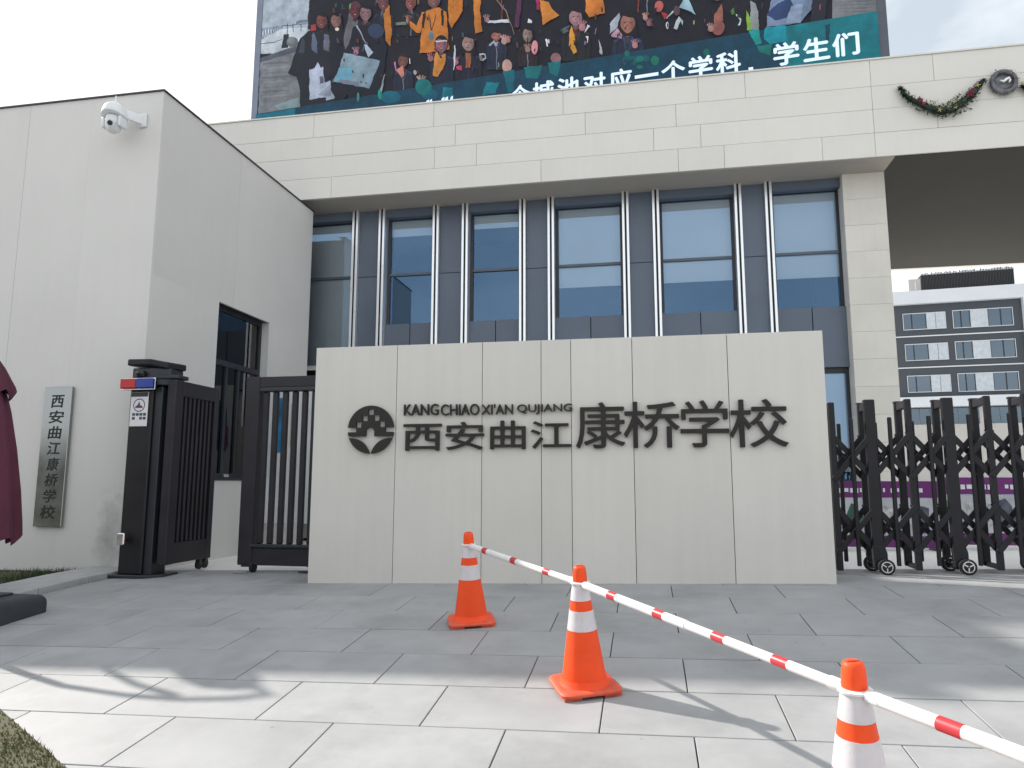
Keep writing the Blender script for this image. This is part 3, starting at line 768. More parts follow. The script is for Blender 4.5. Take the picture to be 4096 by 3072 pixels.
# windows
bays = [(-9.4, fins[0]), (fins[1], fins[2]), (fins[3], fins[4]), (fins[5], fins[6]), (fins[7], fins[8]), (fins[9], cx0)]
blinds = [3.4, 6.22, 6.28, 4.93, 4.93, 4.90]
for (a, b), bz in zip(bays, blinds):
    a0 = a + .070; b0 = b - (.070 if b != cx0 else .002)
    recess = .22 if 0 else 0
    zs0 = 4.30
    w = MB().box(a0, b0, 13.98, 14.06, 6.56, ZS - .012).build('window', M_FRAME, mbld)
    pbox(w, 'head_box', M_DARKMETAL, a0 + .001, b0 - .001, 13.80, 13.979, 6.58, ZS - .0125)
    pbox(w, 'jamb', M_FRAME, a0, a0 + .055, 13.97, 14.05, 3.5, 6.559)
    pbox(w, 'jamb', M_FRAME, b0 - .05, b0, 13.97, 14.05, 3.5, 6.559)
    pbox(w, 'transom', mat('grey_transom', (.10, .125, .16), .4), a0 + .056, b0 - .051, 13.965, 14.045, 5.35, 5.40)
    low = 3.5 if b == fins[0] else zs0
    pbox(w, 'pane', M_GLASS, a0 + .056, b0 - .051, 14.005, 14.013, 5.401, 6.559)
    pbox(w, 'pane', M_GLASS, a0 + .056, b0 - .051, 14.005, 14.013, low, 5.349)
    pbox(w, 'blind', M_BLIND, a0 + .02, b0 - .02, 14.022, 14.028, bz, 6.6)
    if low == zs0:
        xm = (a0 + b0) / 2 + .02
        sill_x1 = b0 if b != cx0 else cx0 - .002
        zlow = 3.16 if b == cx0 else 3.0
        pbox(mbld, 'spandrel_panel', M_DARKMETAL, a0 - .0, xm - .008, 13.90, 13.96, zlow, zs0 - .002, bevel=.002)
        pbox(mbld, 'spandrel_panel', M_DARKMETAL, xm + .008, sill_x1, 13.90, 13.96, zlow, zs0 - .002, bevel=.002)
        pbox(mbld, 'spandrel_back', M_BLACKGAP, a0, sill_x1, 13.962, 13.999, zlow, zs0 - .003)
# ground floor glazing (seen beside the name wall) and wall behind the gates
gw = MB().box(fins[9] + .07, cx0 - .003, 13.97, 14.05, 3.06, 3.158).build('window', M_FRAME, mbld)
pbox(gw, 'jamb', M_FRAME, cx0 - .06, cx0 - .003, 13.97, 14.05, .4, 3.059)
pbox(gw, 'jamb', M_FRAME, fins[9] + .07, fins[9] + .13, 13.97, 14.05, .4, 3.059)
pbox(gw, 'pane', M_GLASS, fins[9] + .131, cx0 - .061, 14.005, 14.013, 1.0, 3.059)
pbox(gw, 'blind', M_BLIND, fins[9] + .131, cx0 - .061, 14.022, 14.028, 1.25, 3.1)
pbox(gw, 'transom', M_FRAME, fins[9] + .131, cx0 - .061, 13.97, 14.05, .93, .999)
pbox(mbld, 'plinth_wall', M_COLUMN, fins[9] + .07, cx0 - .003, 13.93, 14.2, -.1, .929)
pbox(mbld, 'ground_wall', M_FARBEIGE, -17.79, fins[9] + .06, 14.05, 14.25, -.1, 2.99)
# unseen block added beyond the left end to shade the right-hand paving
pbox(mbld, 'added_shade_block', M_STONE, -26, -18.2, 14.6, 16.0, -.1, 15.6, bevel=.01)

# ================================================================== BILLBOARD SCREEN on the roof
ba = R(5.9)
B_R = Vector((math.cos(ba), -math.sin(ba), 0)); B_N = Vector((-math.sin(ba), -math.cos(ba), 0)); B_P = Vector((4.7, 14.3, 9.0))
def bp(px, py, lift=0.0):
    return on_plane(px, py, B_P, B_N) + B_N * lift
def bp_uz(u, z, lift=0.0):
    return Vector((B_P.x, B_P.y, 0)) + B_R * u + EZ * z + B_N * lift
BU0, BU1, BZ0, BZ1 = -14.37, .02, 8.75, 16.9
bb = thing('roof_screen', 'large roof billboard screen showing a crowd photo above a teal caption band', 'billboard', bp_uz(-7, 8.3))
def bslab(name, m, u0, u1, z0, z1, d0, d1):
    MB().prism([bp_uz(u0, z0, d0), bp_uz(u1, z0, d0), bp_uz(u1, z1, d0), bp_uz(u0, z1, d0)], B_N * (d1 - d0)).build(name, m, bb)
bslab('cabinet', M_LED_FRAME, BU0, BU1, BZ0, BZ1, -.5, -.02)
bslab('side_trim', mat('side_trim_pale', (.20, .23, .30), .4, metal=.3), BU0 - .17, BU0 - .001, BZ0, BZ1, -.45, .03)
bslab('side_trim', M_LED_FRAME, BU1 + .001, BU1 + .17, BZ0, BZ1, -.45, .03)
bslab('top_trim', M_LED_FRAME, BU0 - .17, BU1 + .17, BZ1 + .001, BZ1 + .15, -.45, .03)
for u in (-13.5, -10, -7, -4, -1):
    bslab('leg', M_LED_FRAME, u - .1, u + .1, ZT - .25, BZ0 - .001, -.4, -.2)
pm = bpy.data.materials.new('screen_print'); pm.use_nodes = True
pn, pl = pm.node_tree.nodes, pm.node_tree.links
pb_ = pn['Principled BSDF']; at_ = pn.new('ShaderNodeVertexColor'); at_.layer_name = 'Col'
tcp = pn.new('ShaderNodeTexCoord'); nzp = pn.new('ShaderNodeTexNoise'); nzp.inputs['Scale'].default_value = 3.2; nzp.inputs['Detail'].default_value = 9; nzp.inputs['Roughness'].default_value = .65
rpp = pn.new('ShaderNodeMapRange'); rpp.inputs['From Min'].default_value = .25; rpp.inputs['From Max'].default_value = .75; rpp.inputs['To Min'].default_value = .55; rpp.inputs['To Max'].default_value = 1.4
mpp = pn.new('ShaderNodeMixRGB'); mpp.blend_type = 'MULTIPLY'; mpp.inputs['Fac'].default_value = 1
pl.new(tcp.outputs['Object'], nzp.inputs['Vector']); pl.new(nzp.outputs['Fac'], rpp.inputs['Value'])
pl.new(at_.outputs['Color'], mpp.inputs['Color1']); pl.new(rpp.outputs[0], mpp.inputs['Color2'])
pb_.inputs['Base Color'].default_value = (.01, .01, .012, 1); pl.new(mpp.outputs['Color'], pb_.inputs['Emission Color'])
pb_.inputs['Emission Strength'].default_value = .72; pb_.inputs['Roughness'].default_value = .6; pb_.inputs['Specular IOR Level'].default_value = .25
pic = MB(); LAYER = [0.0]
def lin(c): return tuple(((v / 255) / 12.92 if v <= 10 else (((v / 255) + .055) / 1.055) ** 2.4) for v in c)
def shp(pts, col, crop=None, dim=True):
    LAYER[0] += .00012
    q = [(p[0], p[1]) if crop is None else (crop + p[0] / 2.765, p[1] / 2.765) for p in pts]
    ph = len(pic.v) * .37
    out = []
    for (x0, y0), (x1, y1) in zip(q, q[1:] + q[:1]):
        L = math.hypot(x1 - x0, y1 - y0); n = max(1, min(24, int(L / 9)))
        for i in range(n):
            f = i / n; x, y = x0 + (x1 - x0) * f, y0 + (y1 - y0) * f
            am = min(1.7, .08 * max(L, 12)) if n > 1 or len(q) > 7 else .8
            out.append((x + am * .7 * math.sin(y * .11 + ph) + am * .4 * math.sin(x * .23 + y * .31 + ph * 2), y + am * .6 * math.sin(x * .13 + ph * 1.7) + am * .4 * math.sin(x * .29 - y * .21)))
    xa, xb = min(p[0] for p in out), max(p[0] for p in out); ya, yb = min(p[1] for p in out), max(p[1] for p in out)
    k = len(pic.v); pic.v += [bp(x, y, LAYER[0]) for x, y in out]
    pic.f.append(list(range(k, k + len(out))))
    c = lin(col); g_ = .34 if sum(col) > 200 else .18
    pic.c.append([tuple(v * (1 + g_ * .45 - g_ * (.5 * (x - xa) / (xb - xa + 1e-6) + .6 * (y - ya) / (yb - ya + 1e-6))) for v in c) for x, y in out])
def ell(cx, cy, rx, ry, col, crop=None, n=18, rot=0):
    c, s = math.cos(R(rot)), math.sin(R(rot))
    shp([(cx + rx * math.cos(2 * math.pi * k / n) * c - ry * math.sin(2 * math.pi * k / n) * s, cy + rx * math.cos(2 * math.pi * k / n) * s + ry * math.sin(2 * math.pi * k / n) * c) for k in range(n)], col, crop)
# base sheet, beach, sky, dark crowd
LAYER[0] = .001
pic.add([bp_uz(BU0, BZ0, .001), bp_uz(BU1, BZ0, .001), bp_uz(BU1, BZ1, .001), bp_uz(BU0, BZ1, .001)], [(0, 1, 2, 3)], lin((26, 28, 40)))
A_, B_, C_ = 1000, 1700, 2400
ZC_ = 12.3
zl = lambda u: 0
shp([(1040, -900), (1330, -900), (1230, 215), (1042, 215)], (178, 192, 206))            # pale sky
shp([(1042, 120), (1235, 110), (1200, 190), (1044, 215)], (196, 208, 218))
shp([(1042, 236), (1200, 172), (1215, 460), (1032, 480)], (120, 124, 132))               # beach
shp([(1042, 232), (1195, 182), (1192, 205), (1042, 250)], (86, 92, 104))
for i in range(16): shp([(132 + i * 15, 318 - i * 2.6), (140 + i * 15, 317 - i * 2.6), (140 + i * 15, 432 - i * 8), (132 + i * 15, 436 - i * 8)], (96, 112, 134), A_)
shp([(370, 285), (640, 255), (640, 262), (370, 293)], (54, 68, 90), A_)
for x in (410, 475, 560): shp([(x, 262), (x + 8, 262), (x + 8, 372 - (x - 410) * .2), (x, 372 - (x - 410) * .2)], (56, 70, 92), A_)
shp([(510, 235), (648, 210), (648, 240), (510, 268)], (112, 128, 150), A_)
shp([(372, 385), (430, 375), (425, 530), (350, 538)], (40, 48, 58), A_)
ell(468, 465, 65, 58, (98, 108, 112), A_); ell(455, 450, 42, 36, (122, 130, 132), A_)
shp([(120, 480), (250, 470), (360, 430), (360, 436), (250, 478), (120, 487)], (54, 62, 74), A_)
for i in range(9):
    y = 700 + i * 52; shp([(118 + i % 3 * 30, y), (330 + i % 2 * 90, y - 22), (460, y - 8), (300, y + 8), (140, y + 16)], ((104, 108, 118), (138, 138, 142), (112, 116, 124))[i % 3], A_)
shp([(270, 1170), (560, 1070), (560, 1180), (330, 1220)], (128, 150, 156), A_)
shp([(690, -300), (1100, -300), (1100, 180), (640, 330), (640, 200)], (36, 40, 54), A_)
for t in ((740, 0, 790, 20, 750, 8), (940, 50, 1000, 0, 1030, 45), (800, 60, 840, 40, 830, 85), (940, 110, 1040, 95, 990, 145), (1030, 160, 1065, 115, 1065, 230), (905, 0, 955, 0, 920, 35), (760, 85, 790, 80, 785, 100)):
    shp([(t[0], t[1]), (t[2], t[3]), (t[4], t[5])], (206, 214, 222), A_)
shp([(720, 120), (1080, 50), (1090, 75), (720, 140)], (30, 32, 44), A_)
# right-hand pale beach behind the people
shp([(3290, -900), (3520, -900), (3520, 70), (3300, 80)], (128, 132, 138))
for i in range(4): shp([(3330, 8 + i * 14), (3500, 0 + i * 14), (3470, 7 + i * 14)], (104, 108, 116))
# crowd mass so the top of the screen is not empty
shp([(1240, -900), (3330, -900), (3330, 330), (1240, 480)], (24, 25, 36))
rg = random.Random(12)
for i in range(26):
    x = 1290 + i * 76 + rg.uniform(-20, 20); y = -210 - rg.uniform(0, 260)
    ell(x, y - 10, 44, 52, (20, 18, 24)); ell(x, y, 31, 42, (176 + rg.randint(-26, 16), 132 + rg.randint(-20, 14), 122))
    shp([(x - 70, y + 200), (x - 58, y + 62), (x + 58, y + 62), (x + 70, y + 200)], (26, 28, 42) if rg.random() < .6 else (196, 128, 44))
TORSOS = [(800, 245, 58, 78, A_), (960, 240, 56, 76, A_), (1170, 130, 56, 84, A_), (1285, 160, 62, 78, A_), (1480, 40, 56, 84, A_), (1785, 40, 56, 84, A_), (2040, 20, 66, 82, A_), (1700, 690, 52, 72, A_), (190, 510, 66, 84, B_), (485, 495, 64, 86, B_), (797, 415, 56, 48, B_), (1140, 405, 52, 82, B_), (1672, 215, 72, 92, B_), (310, 280, 80, 104, C_)]
def torso(cx, cy, rx, ry, crop):
    body = rg.choice(((27, 30, 46), (33, 30, 40), (23, 27, 38), (40, 40, 52), (31, 38, 58), (38, 29, 36), (29, 32, 36)))
    w = rx * rg.uniform(1.75, 2.15); lt = tuple(int(v * 1.5 + 8) for v in body); dk = tuple(int(v * .6) for v in body)
    L = rx * 6.5
    shp([(cx - w * 1.05, cy + L), (cx - w * 1.12, cy + ry * 2.6), (cx - w, cy + ry * 1.7), (cx - w * .6, cy + ry * 1.3), (cx - rx * .4, cy + ry * 1.05), (cx + rx * .4, cy + ry * 1.05), (cx + w * .6, cy + ry * 1.3), (cx + w, cy + ry * 1.7), (cx + w * 1.12, cy + ry * 2.6), (cx + w * 1.05, cy + L)], body, crop)
    for q in (-1, 1):                                   # sleeve seams and lapels
        shp([(cx + q * w * .70, cy + ry * 1.9), (cx + q * w * .78, cy + ry * 1.9), (cx + q * w * .80, cy + L * .9), (cx + q * w * .70, cy + L * .9)], dk, crop)
        shp([(cx + q * rx * .42, cy + ry * 1.1), (cx + q * rx * .75, cy + ry * 1.35), (cx + q * rx * .45, cy + ry * 2.5), (cx + q * rx * .10, cy + ry * 2.9), (cx + q * rx * .35, cy + ry * 1.8)], lt, crop)
        shp([(cx + q * w * .95, cy + ry * 1.75), (cx + q * w * .65, cy + ry * 1.38), (cx + q * w * .55, cy + ry * 1.5), (cx + q * w * .85, cy + ry * 1.95)], lt, crop)
    shp([(cx - 4, cy + ry * 2.4), (cx + 4, cy + ry * 2.4), (cx + 5, cy + L), (cx - 5, cy + L)], rg.choice((lt, (120, 124, 134), dk)), crop)
    inner = rg.choice(((150, 150, 158), (150, 96, 44), (70, 74, 92), (96, 40, 44), (60, 58, 66)))
    shp([(cx - rx * .38, cy + ry * 1.15), (cx + rx * .38, cy + ry * 1.15), (cx + rx * .1, cy + ry * 2.2), (cx - rx * .1, cy + ry * 2.2)], inner, crop)
for t_ in TORSOS: torso(*t_)
def hand(cx, cy, r, skin, crop, ang=-90):
    skin = tuple(int(v * .85) for v in skin)
    for k in range(4):
        a = R(ang - 36 + k * 24); x1, y1 = cx + math.cos(a) * r * 1.55, cy + math.sin(a) * r * 1.55; nx, ny = -math.sin(a) * r * .17, math.cos(a) * r * .17
        shp([(cx + nx, cy + ny), (x1 + nx, y1 + ny), (x1 - nx, y1 - ny), (cx - nx, cy - ny)], tuple(int(v * (1 - .06 * k)) for v in skin), crop)
    ell(cx, cy, r * .72, r * .8, skin, crop, 10)
# woman, far left, in coat with white bag
shp([(430, 820), (560, 430), (660, 350), (900, 350), (960, 620), (990, 1200), (560, 1270), (560, 980), (520, 860)], (30, 32, 44), A_)
shp([(690, 400), (715, 365), (752, 480), (750, 600), (690, 560)], (88, 98, 122), A_)
shp([(825, 385), (880, 395), (915, 590), (820, 560)], (96, 98, 108), A_)
shp([(540, 590), (590, 430), (620, 470), (600, 600)], (60, 66, 80), A_)
shp([(665, 780), (720, 760), (755, 695), (790, 760), (815, 745), (830, 920), (905, 895), (980, 925), (940, 1100), (850, 1120), (845, 1080), (665, 1110)], (168, 178, 200), A_)
shp([(775, 855), (820, 850), (822, 925), (780, 935)], (90, 98, 120), A_)
shp([(760, 1060), (905, 925), (960, 930), (900, 1075)], (136, 146, 166), A_)
# second pair
shp([(880, 330), (1060, 330), (1180, 480), (1180, 900), (1000, 1180), (900, 1000)], (22, 25, 38), A_)
shp([(1040, 420), (1110, 150), (1200, 230), (1170, 400), (1060, 560)], (98, 100, 106), A_)
shp([(1150, 300), (1420, 270), (1520, 520), (1470, 1000), (1150, 1180), (1000, 900)], (20, 24, 38), A_)
ell(1400, 350, 90, 80, (46, 58, 88), A_)
shp([(1180, 290), (1195, 285), (1300, 500), (1292, 510)], (150, 156, 170), A_)
shp([(1265, 500), (1300, 505), (1372, 590), (1315, 640)], (176, 190, 214), A_)
shp([(1440, 0), (1545, 60), (1575, 330), (1560, 520), (1510, 460), (1480, 150)], (190, 118, 46), A_)
hand(1180, 585, 40, (168, 120, 140), A_)
shp([(1045, 590), (1450, 680), (1325, 985), (915, 908), (990, 800), (1020, 670)], (126, 150, 166), A_)
shp([(995, 760), (1130, 755), (1140, 880), (940, 905)], (110, 168, 196), A_)
shp([(1008, 882), (1210, 915), (1210, 960), (1000, 920)], (112, 120, 140), A_)
ell(1235, 917, 10, 11, (58, 66, 88), A_, 8); ell(1292, 930, 10, 11, (58, 66, 88), A_, 8)
shp([(1495, 825), (1500, 830), (1465, 1030), (1435, 1030)], (150, 160, 168), A_)
def head(cx, cy, rx, ry, skin, crop, hair=(20, 18, 24), long=False, glasses=False, tilt=0, smile=True, body=None):
    skin = tuple(int(v * .80) for v in skin)
    shp([(cx - rx * .36, cy + ry * .7), (cx + rx * .36, cy + ry * .7), (cx + rx * .42, cy + ry * 1.25), (cx, cy + ry * 1.5), (cx - rx * .42, cy + ry * 1.25)], tuple(int(v * .72) for v in skin), crop)
    ell(cx, cy - ry * .16, rx * 1.2, ry * 1.12, hair, crop)
    if long: shp([(cx - rx * 1.2, cy - ry * .2), (cx + rx * 1.2, cy - ry * .2), (cx + rx * 1.35, cy + ry * 1.5), (cx + rx * .7, cy + ry * 1.3), (cx - rx * .7, cy + ry * 1.3), (cx - rx * 1.35, cy + ry * 1.5)], hair, crop)
    n = 20
    face = []
    for k in range(n):
        a = 2 * math.pi * k / n; x, y = math.cos(a), math.sin(a)
        if y < -.1: y = max(y, -.72 + .10 * math.sin(3 * x))
        if y > .3: x *= 1 - .28 * (y - .3)
        face.append((cx + rx * x, cy + ry * y))
    shp(face, skin, crop)
    dk = tuple(int(v * .62) for v in skin); lt = tuple(min(255, int(v * 1.13)) for v in skin)
    shp([(cx + rx * .35, cy - ry * .6), (cx + rx * .95, cy - ry * .3), (cx + rx * .9, cy + ry * .4), (cx + rx * .45, cy + ry * .85), (cx + rx * .5, cy)], tuple(int(v * .84) for v in skin), crop)
    ell(cx - rx * .15, cy + ry * .18, rx * .4, ry * .26, lt, crop, 10)
    for q in (-1, 1):
        ell(cx + q * rx * .38, cy - ry * .14, rx * .2, ry * .075, dk, crop, 8)
    ell(cx, cy + ry * .16, rx * .13, ry * .12, tuple(int(v * .84) for v in skin), crop, 8)
    ell(cx, cy + ry * .5, rx * .3, ry * (.10 if smile else .06), (112, 56, 60), crop, 10)
    if smile: ell(cx, cy + ry * .48, rx * .2, ry * .045, (190, 172, 168), crop, 8)
head(800, 245, 58, 78, (150, 84, 86), A_, long=True); shp([(680, 285), (735, 275), (740, 345), (680, 350)], (160, 60, 66), A_)
head(960, 240, 56, 76, (158, 118, 110), A_, long=True); ell(970, 332, 24, 18, (214, 206, 200), A_, 10)
head(1170, 130, 56, 84, (112, 52, 62), A_, hair=(86, 44, 66)); head(1285, 160, 62, 78, (172, 132, 140), A_, long=False)
head(1480, 40, 56, 84, (134, 84, 92), A_); head(1785, 40, 56, 84, (158, 96, 92), A_); head(2040, 20, 66, 82, (150, 104, 100), A_)
# person in orange shirt
shp([(1885, 600), (1905, 330), (1930, 200), (1960, 130), (2100, 90), (2180, 150), (2210, 560), (2000, 590)], (200, 122, 48), A_)
shp([(1740, 190), (1790, 240), (1850, 300), (1910, 140), (1935, 150), (1890, 375), (1850, 378), (1760, 290)], (206, 126, 52), A_)
hand(1760, 235, 37, (196, 132, 116), A_)
shp([(1915, 170), (1955, 150), (1935, 320), (1912, 330)], (30, 28, 34), A_); shp([(2120, 130), (2150, 120), (2150, 300), (2125, 290)], (30, 28, 34), A_)
shp([(1980, 170), (1990, 170), (2020, 330), (2060, 170), (2070, 172), (2026, 350), (2010, 350)], (60, 54, 58), A_)
ell(2012, 410, 30, 48, (96, 130, 146), A_)
shp([(1620, 260), (1740, 255), (1735, 290), (1620, 290)], (112, 118, 106), A_)
# orange shirts of the rear row
shp([(260, 0), (420, 0), (425, 130), (300, 330), (270, 250)], (198, 120, 44), B_)
shp([(540, 0), (625, 0), (615, 130), (640, 360), (560, 380)], (186, 116, 44), B_)
shp([(1270, 0), (1370, 40), (1410, 110), (1485, 180), (1310, 290)], (206, 130, 52), B_)
shp([(1780, -80), (1960, -80), (1995, 155), (1820, 205), (1780, 140)], (204, 122, 50), B_)
shp([(1230, 0), (1268, 0), (1275, 120), (1240, 122)], (150, 40, 92), B_)
shp([(850, 0), (858, 0), (864, 220), (856, 222)], (176, 74, 52), B_)
shp([(1030, 0), (1080, 0), (1040, 320), (990, 310)], (84, 40, 76), B_)
shp([(700, 245), (930, 225), (945, 262), (700, 268)], (196, 204, 214), B_); hand(690, 232, 39, (182, 142, 146), B_)
shp([(780, 0), (790, 0), (900, 120), (1000, 390), (992, 392), (890, 130)], (140, 116, 96), B_)
shp([(1140, 265), (1150, 218), (1190, 240), (1188, 268)], (220, 224, 228), B_)
# front row
head(1700, 690, 52, 72, (140, 92, 84), A_, hair=(46, 28, 26), smile=False)
shp([(1630, 780), (1700, 735), (1715, 850), (1690, 870), (1640, 810)], (196, 130, 110), A_)
shp([(1600, 700), (1615, 695), (1640, 800), (1625, 805)], (180, 120, 170), A_)
shp([(1772, 655), (1782, 655), (1784, 715), (1774, 715)], (206, 214, 222), A_)
ell(1835, 812, 18, 28, (150, 156, 158), A_)
head(190, 510, 66, 84, (172, 116, 124), B_); shp([(125, 462), (255, 458), (255, 472), (125, 478)], (206, 206, 220), B_)
shp([(110, 670), (130, 570), (175, 640), (235, 600), (240, 670), (205, 780), (150, 860), (95, 850)], (208, 138, 60), B_)
hand(72, 660, 43, (178, 118, 130), B_); hand(350, 700, 40, (184, 116, 132), B_); shp([(355, 745), (415, 740), (415, 800), (360, 780)], (178, 66, 84), B_)
shp([(330, 520), (342, 510), (350, 640), (330, 790), (324, 780)], (196, 206, 214), B_)
head(485, 495, 64, 86, (192, 156, 152), B_, long=True, smile=False); shp([(460, 600), (520, 600), (510, 760), (460, 765)], (152, 92, 62), B_)
shp([(612, 610), (675, 605), (690, 655), (650, 690), (615, 680)], (164, 176, 190), B_); shp([(625, 622), (665, 618), (672, 652), (630, 672)], (22, 24, 34), B_)
head(797, 415, 56, 48, (186, 118, 108), B_); hand(885, 470, 47, (212, 168, 160), B_); hand(930, 460, 33, (196, 132, 132), B_)
shp([(715, 520), (770, 460), (810, 520), (790, 530), (765, 490), (735, 525)], (160, 168, 184), B_)
head(1140, 405, 52, 82, (160, 138, 134), B_, long=True); ell(1220, 540, 36, 78, (206, 138, 144), B_); hand(1140, 560, 42, (178, 138, 126), B_)
shp([(1335, 455), (1350, 445), (1370, 530), (1355, 535)], (220, 226, 232), B_); shp([(1350, 460), (1380, 450), (1388, 490), (1372, 500)], (190, 196, 206), B_)
head(1672, 215, 72, 92, (186, 140, 148), B_); shp([(1600, 410), (1625, 300), (1660, 400), (1665, 500), (1685, 590), (1645, 615), (1600, 520)], (206, 146, 54), B_)
hand(1745, 320, 52, (196, 142, 152), B_); shp([(1770, 380), (1800, 290), (1830, 305), (1790, 360)], (206, 206, 212), B_); shp([(1505, 345), (1610, 295), (1590, 370), (1530, 390)], (84, 98, 104), B_)
shp([(1780, 420), (1810, 420), (1805, 490), (1796, 495), (1796, 440)], (226, 230, 234), B_); shp([(1930, 445), (1968, 590), (1965, 625), (1935, 600)], (176, 184, 190), B_)
ell(915, 745, 54, 74, (188, 150, 142), B_); ell(1455, 660, 58, 58, (142, 104, 112), B_); hand(1905, 925, 54, (196, 166, 156), A_)
shp([(115, 280), (215, 160), (230, 200), (190, 330), (115, 395)], (158, 168, 182), C_)
head(310, 280, 80, 104, (196, 132, 116), C_, long=True); shp([(130, 400), (200, 330), (250, 400), (240, 450), (130, 420)], (176, 140, 160), C_)
hand(390, 520, 44, (196, 140, 150), C_); hand(505, 215, 38, (206, 160, 140), C_); hand(545, 280, 40, (150, 104, 120), C_)
shp([(518, 0), (534, 0), (530, 165), (520, 165)], (110, 122, 148), C_); shp([(422, 0), (432, 0), (434, 150), (420, 150)], (140, 60, 48), C_)
ell(655, 90, 48, 62, (176, 92, 88), C_); shp([(680, 150), (750, 180), (715, 245)], (170, 50, 56), C_); shp([(735, 225), (805, 135), (815, 150), (745, 228)], (190, 196, 206), C_)
shp([(815, 330), (870, 205), (925, 250), (915, 300), (900, 250), (850, 350)], (186, 196, 206), C_); ell(748, 300, 16, 40, (196, 202, 212), C_); ell(752, 300, 8, 26, (26, 28, 38), C_)
shp([(880, 100), (945, -30), (1010, 70), (1057, 180), (960, 130)], (150, 186, 200), C_); ell(850, 140, 36, 54, (90, 66, 80), C_)
shp([(1265, 180), (1350, 60), (1365, 250), (1260, 290)], (150, 96, 84), C_); ell(1310, 330, 68, 82, (138, 84, 80), C_, rot=20); hand(1225, 340, 43, (196, 150, 146), C_)
ell(1290, -10, 62, 34, (190, 142, 128), C_); shp([(1500, 180), (1535, 180), (1560, 240), (1550, 300), (1525, 305), (1545, 250)], (196, 224, 214), C_)
shp([(1615, 130), (1665, 230), (1690, 350), (1625, 360)], (128, 178, 58), C_); shp([(1665, 30), (1720, 60), (1750, 170), (1755, 350), (1670, 350), (1660, 220)], (146, 152, 156), C_); shp([(1445, 150), (1480, 100), (1490, 170), (1460, 190)], (70, 116, 54), C_)
shp([(1840, 320), (1850, 200), (1900, 0), (2150, -120), (2330, -60), (2360, 90), (2240, 240), (2210, 275)], (118, 138, 170), C_); shp([(1840, 180), (1960, 60), (2100, 0), (2130, 80), (2060, 220), (1930, 250)], (44, 66, 110), C_); shp([(2110, 90), (2240, 60), (2210, 270), (2050, 280)], (140, 158, 186), C_)
shp([(2360, -150), (2560, -150), (2500, 60), (2480, 260), (2320, 280)], (34, 36, 50), C_)
# teal caption band (slopes with the screen plane only)
zb_r = bp(3504, 47).z
LAYER[0] += .0003
def band(u0, u1, z0, z1, col):
    LAYER[0] += .00012
    pic.add([bp_uz(u0, z0, LAYER[0]), bp_uz(u1, z0, LAYER[0]), bp_uz(u1, z1, LAYER[0]), bp_uz(u0, z1, LAYER[0])], [(0, 1, 2, 3)], lin(col))
band(BU0, BU1, BZ0, zb_r - .03, (10, 62, 84))
band(BU0, BU0 + 1.15, BZ0, zb_r - .05, (6, 108, 128)); band(BU1 - 1.75, BU1, BZ0, zb_r - .03, (8, 112, 124))
band(BU0 + 1.8, BU0 + 2.1, BZ0, zb_r - .35, (8, 112, 126)); band(BU0 + 2.3, BU0 + 2.45, BZ0, zb_r - .4, (12, 124, 124))
for (x, y, rx, ry, c) in ((2000, 1060, 90, 60, (8, 84, 108)), (1930, 975, 90, 90, (12, 110, 112)), (1570, 1090, 110, 70, (10, 92, 116)), (1450, 1060, 22, 56, (24, 140, 120)), (1210, 1090, 14, 50, (70, 150, 150))): ell(x, y, rx, ry, c, A_)
for (pts, c) in (([(690, 930), (830, 930), (790, 1045), (640, 1075)], (12, 116, 132)), ([(870, 805), (1000, 790), (990, 1030), (930, 1045)], (12, 96, 112)), ([(1100, 760), (1310, 740), (1260, 890), (1130, 880)], (12, 106, 112)), ([(1365, 715), (1510, 690), (1480, 860), (1390, 830)], (14, 104, 112)), ([(215, 985), (320, 985), (310, 1095), (190, 1110)], (12, 110, 126))): shp(pts, c, B_)
for i in range(16): ell(180 + rg.uniform(0, 340), 600 + rg.uniform(0, 180), rg.uniform(20, 52), rg.uniform(18, 44), ((10, 84, 92), (14, 110, 100), (8, 66, 92))[i % 3], C_, 10)
ell(610, 690, 46, 52, (14, 116, 98), C_); ell(1180, 600, 36, 40, (12, 100, 92), C_)
for (pts, c) in (([(1640, 360), (1755, 345), (1785, 500), (1720, 520)], (16, 150, 146)), ([(1820, 330), (2050, 300), (2060, 480), (1870, 510), (1810, 450)], (10, 140, 160)), ([(1730, 530), (1900, 510), (1880, 640), (1760, 590)], (14, 110, 104))): shp(pts, c, C_)
shp([(2480, 300), (2540, 285), (2530, 470), (2500, 480)], (10, 60, 84), C_)
LAYER[0] -= .0004
for i in range(260):
    x, y = rg.uniform(1290, 3280), rg.uniform(-120, 330)
    if y > 470 - (x - 1035) * .165 - 40: continue
    c = rg.choice(((150, 110, 100), (46, 50, 66), (58, 56, 68), (120, 76, 40), (40, 44, 62), (90, 96, 110), (64, 40, 52), (36, 52, 56), (170, 176, 186), (52, 48, 56)))
    w_, h_ = rg.uniform(2, 9), rg.uniform(4, 26); t_ = rg.uniform(-6, 6)
    shp([(x, y), (x + w_, y + t_), (x + w_ + t_, y + h_), (x + t_ * .5, y + h_ * .9)], tuple(int(v * rg.uniform(.5, .95)) for v in c))
pic.build('printed_picture', pm, bb, fixn=False)
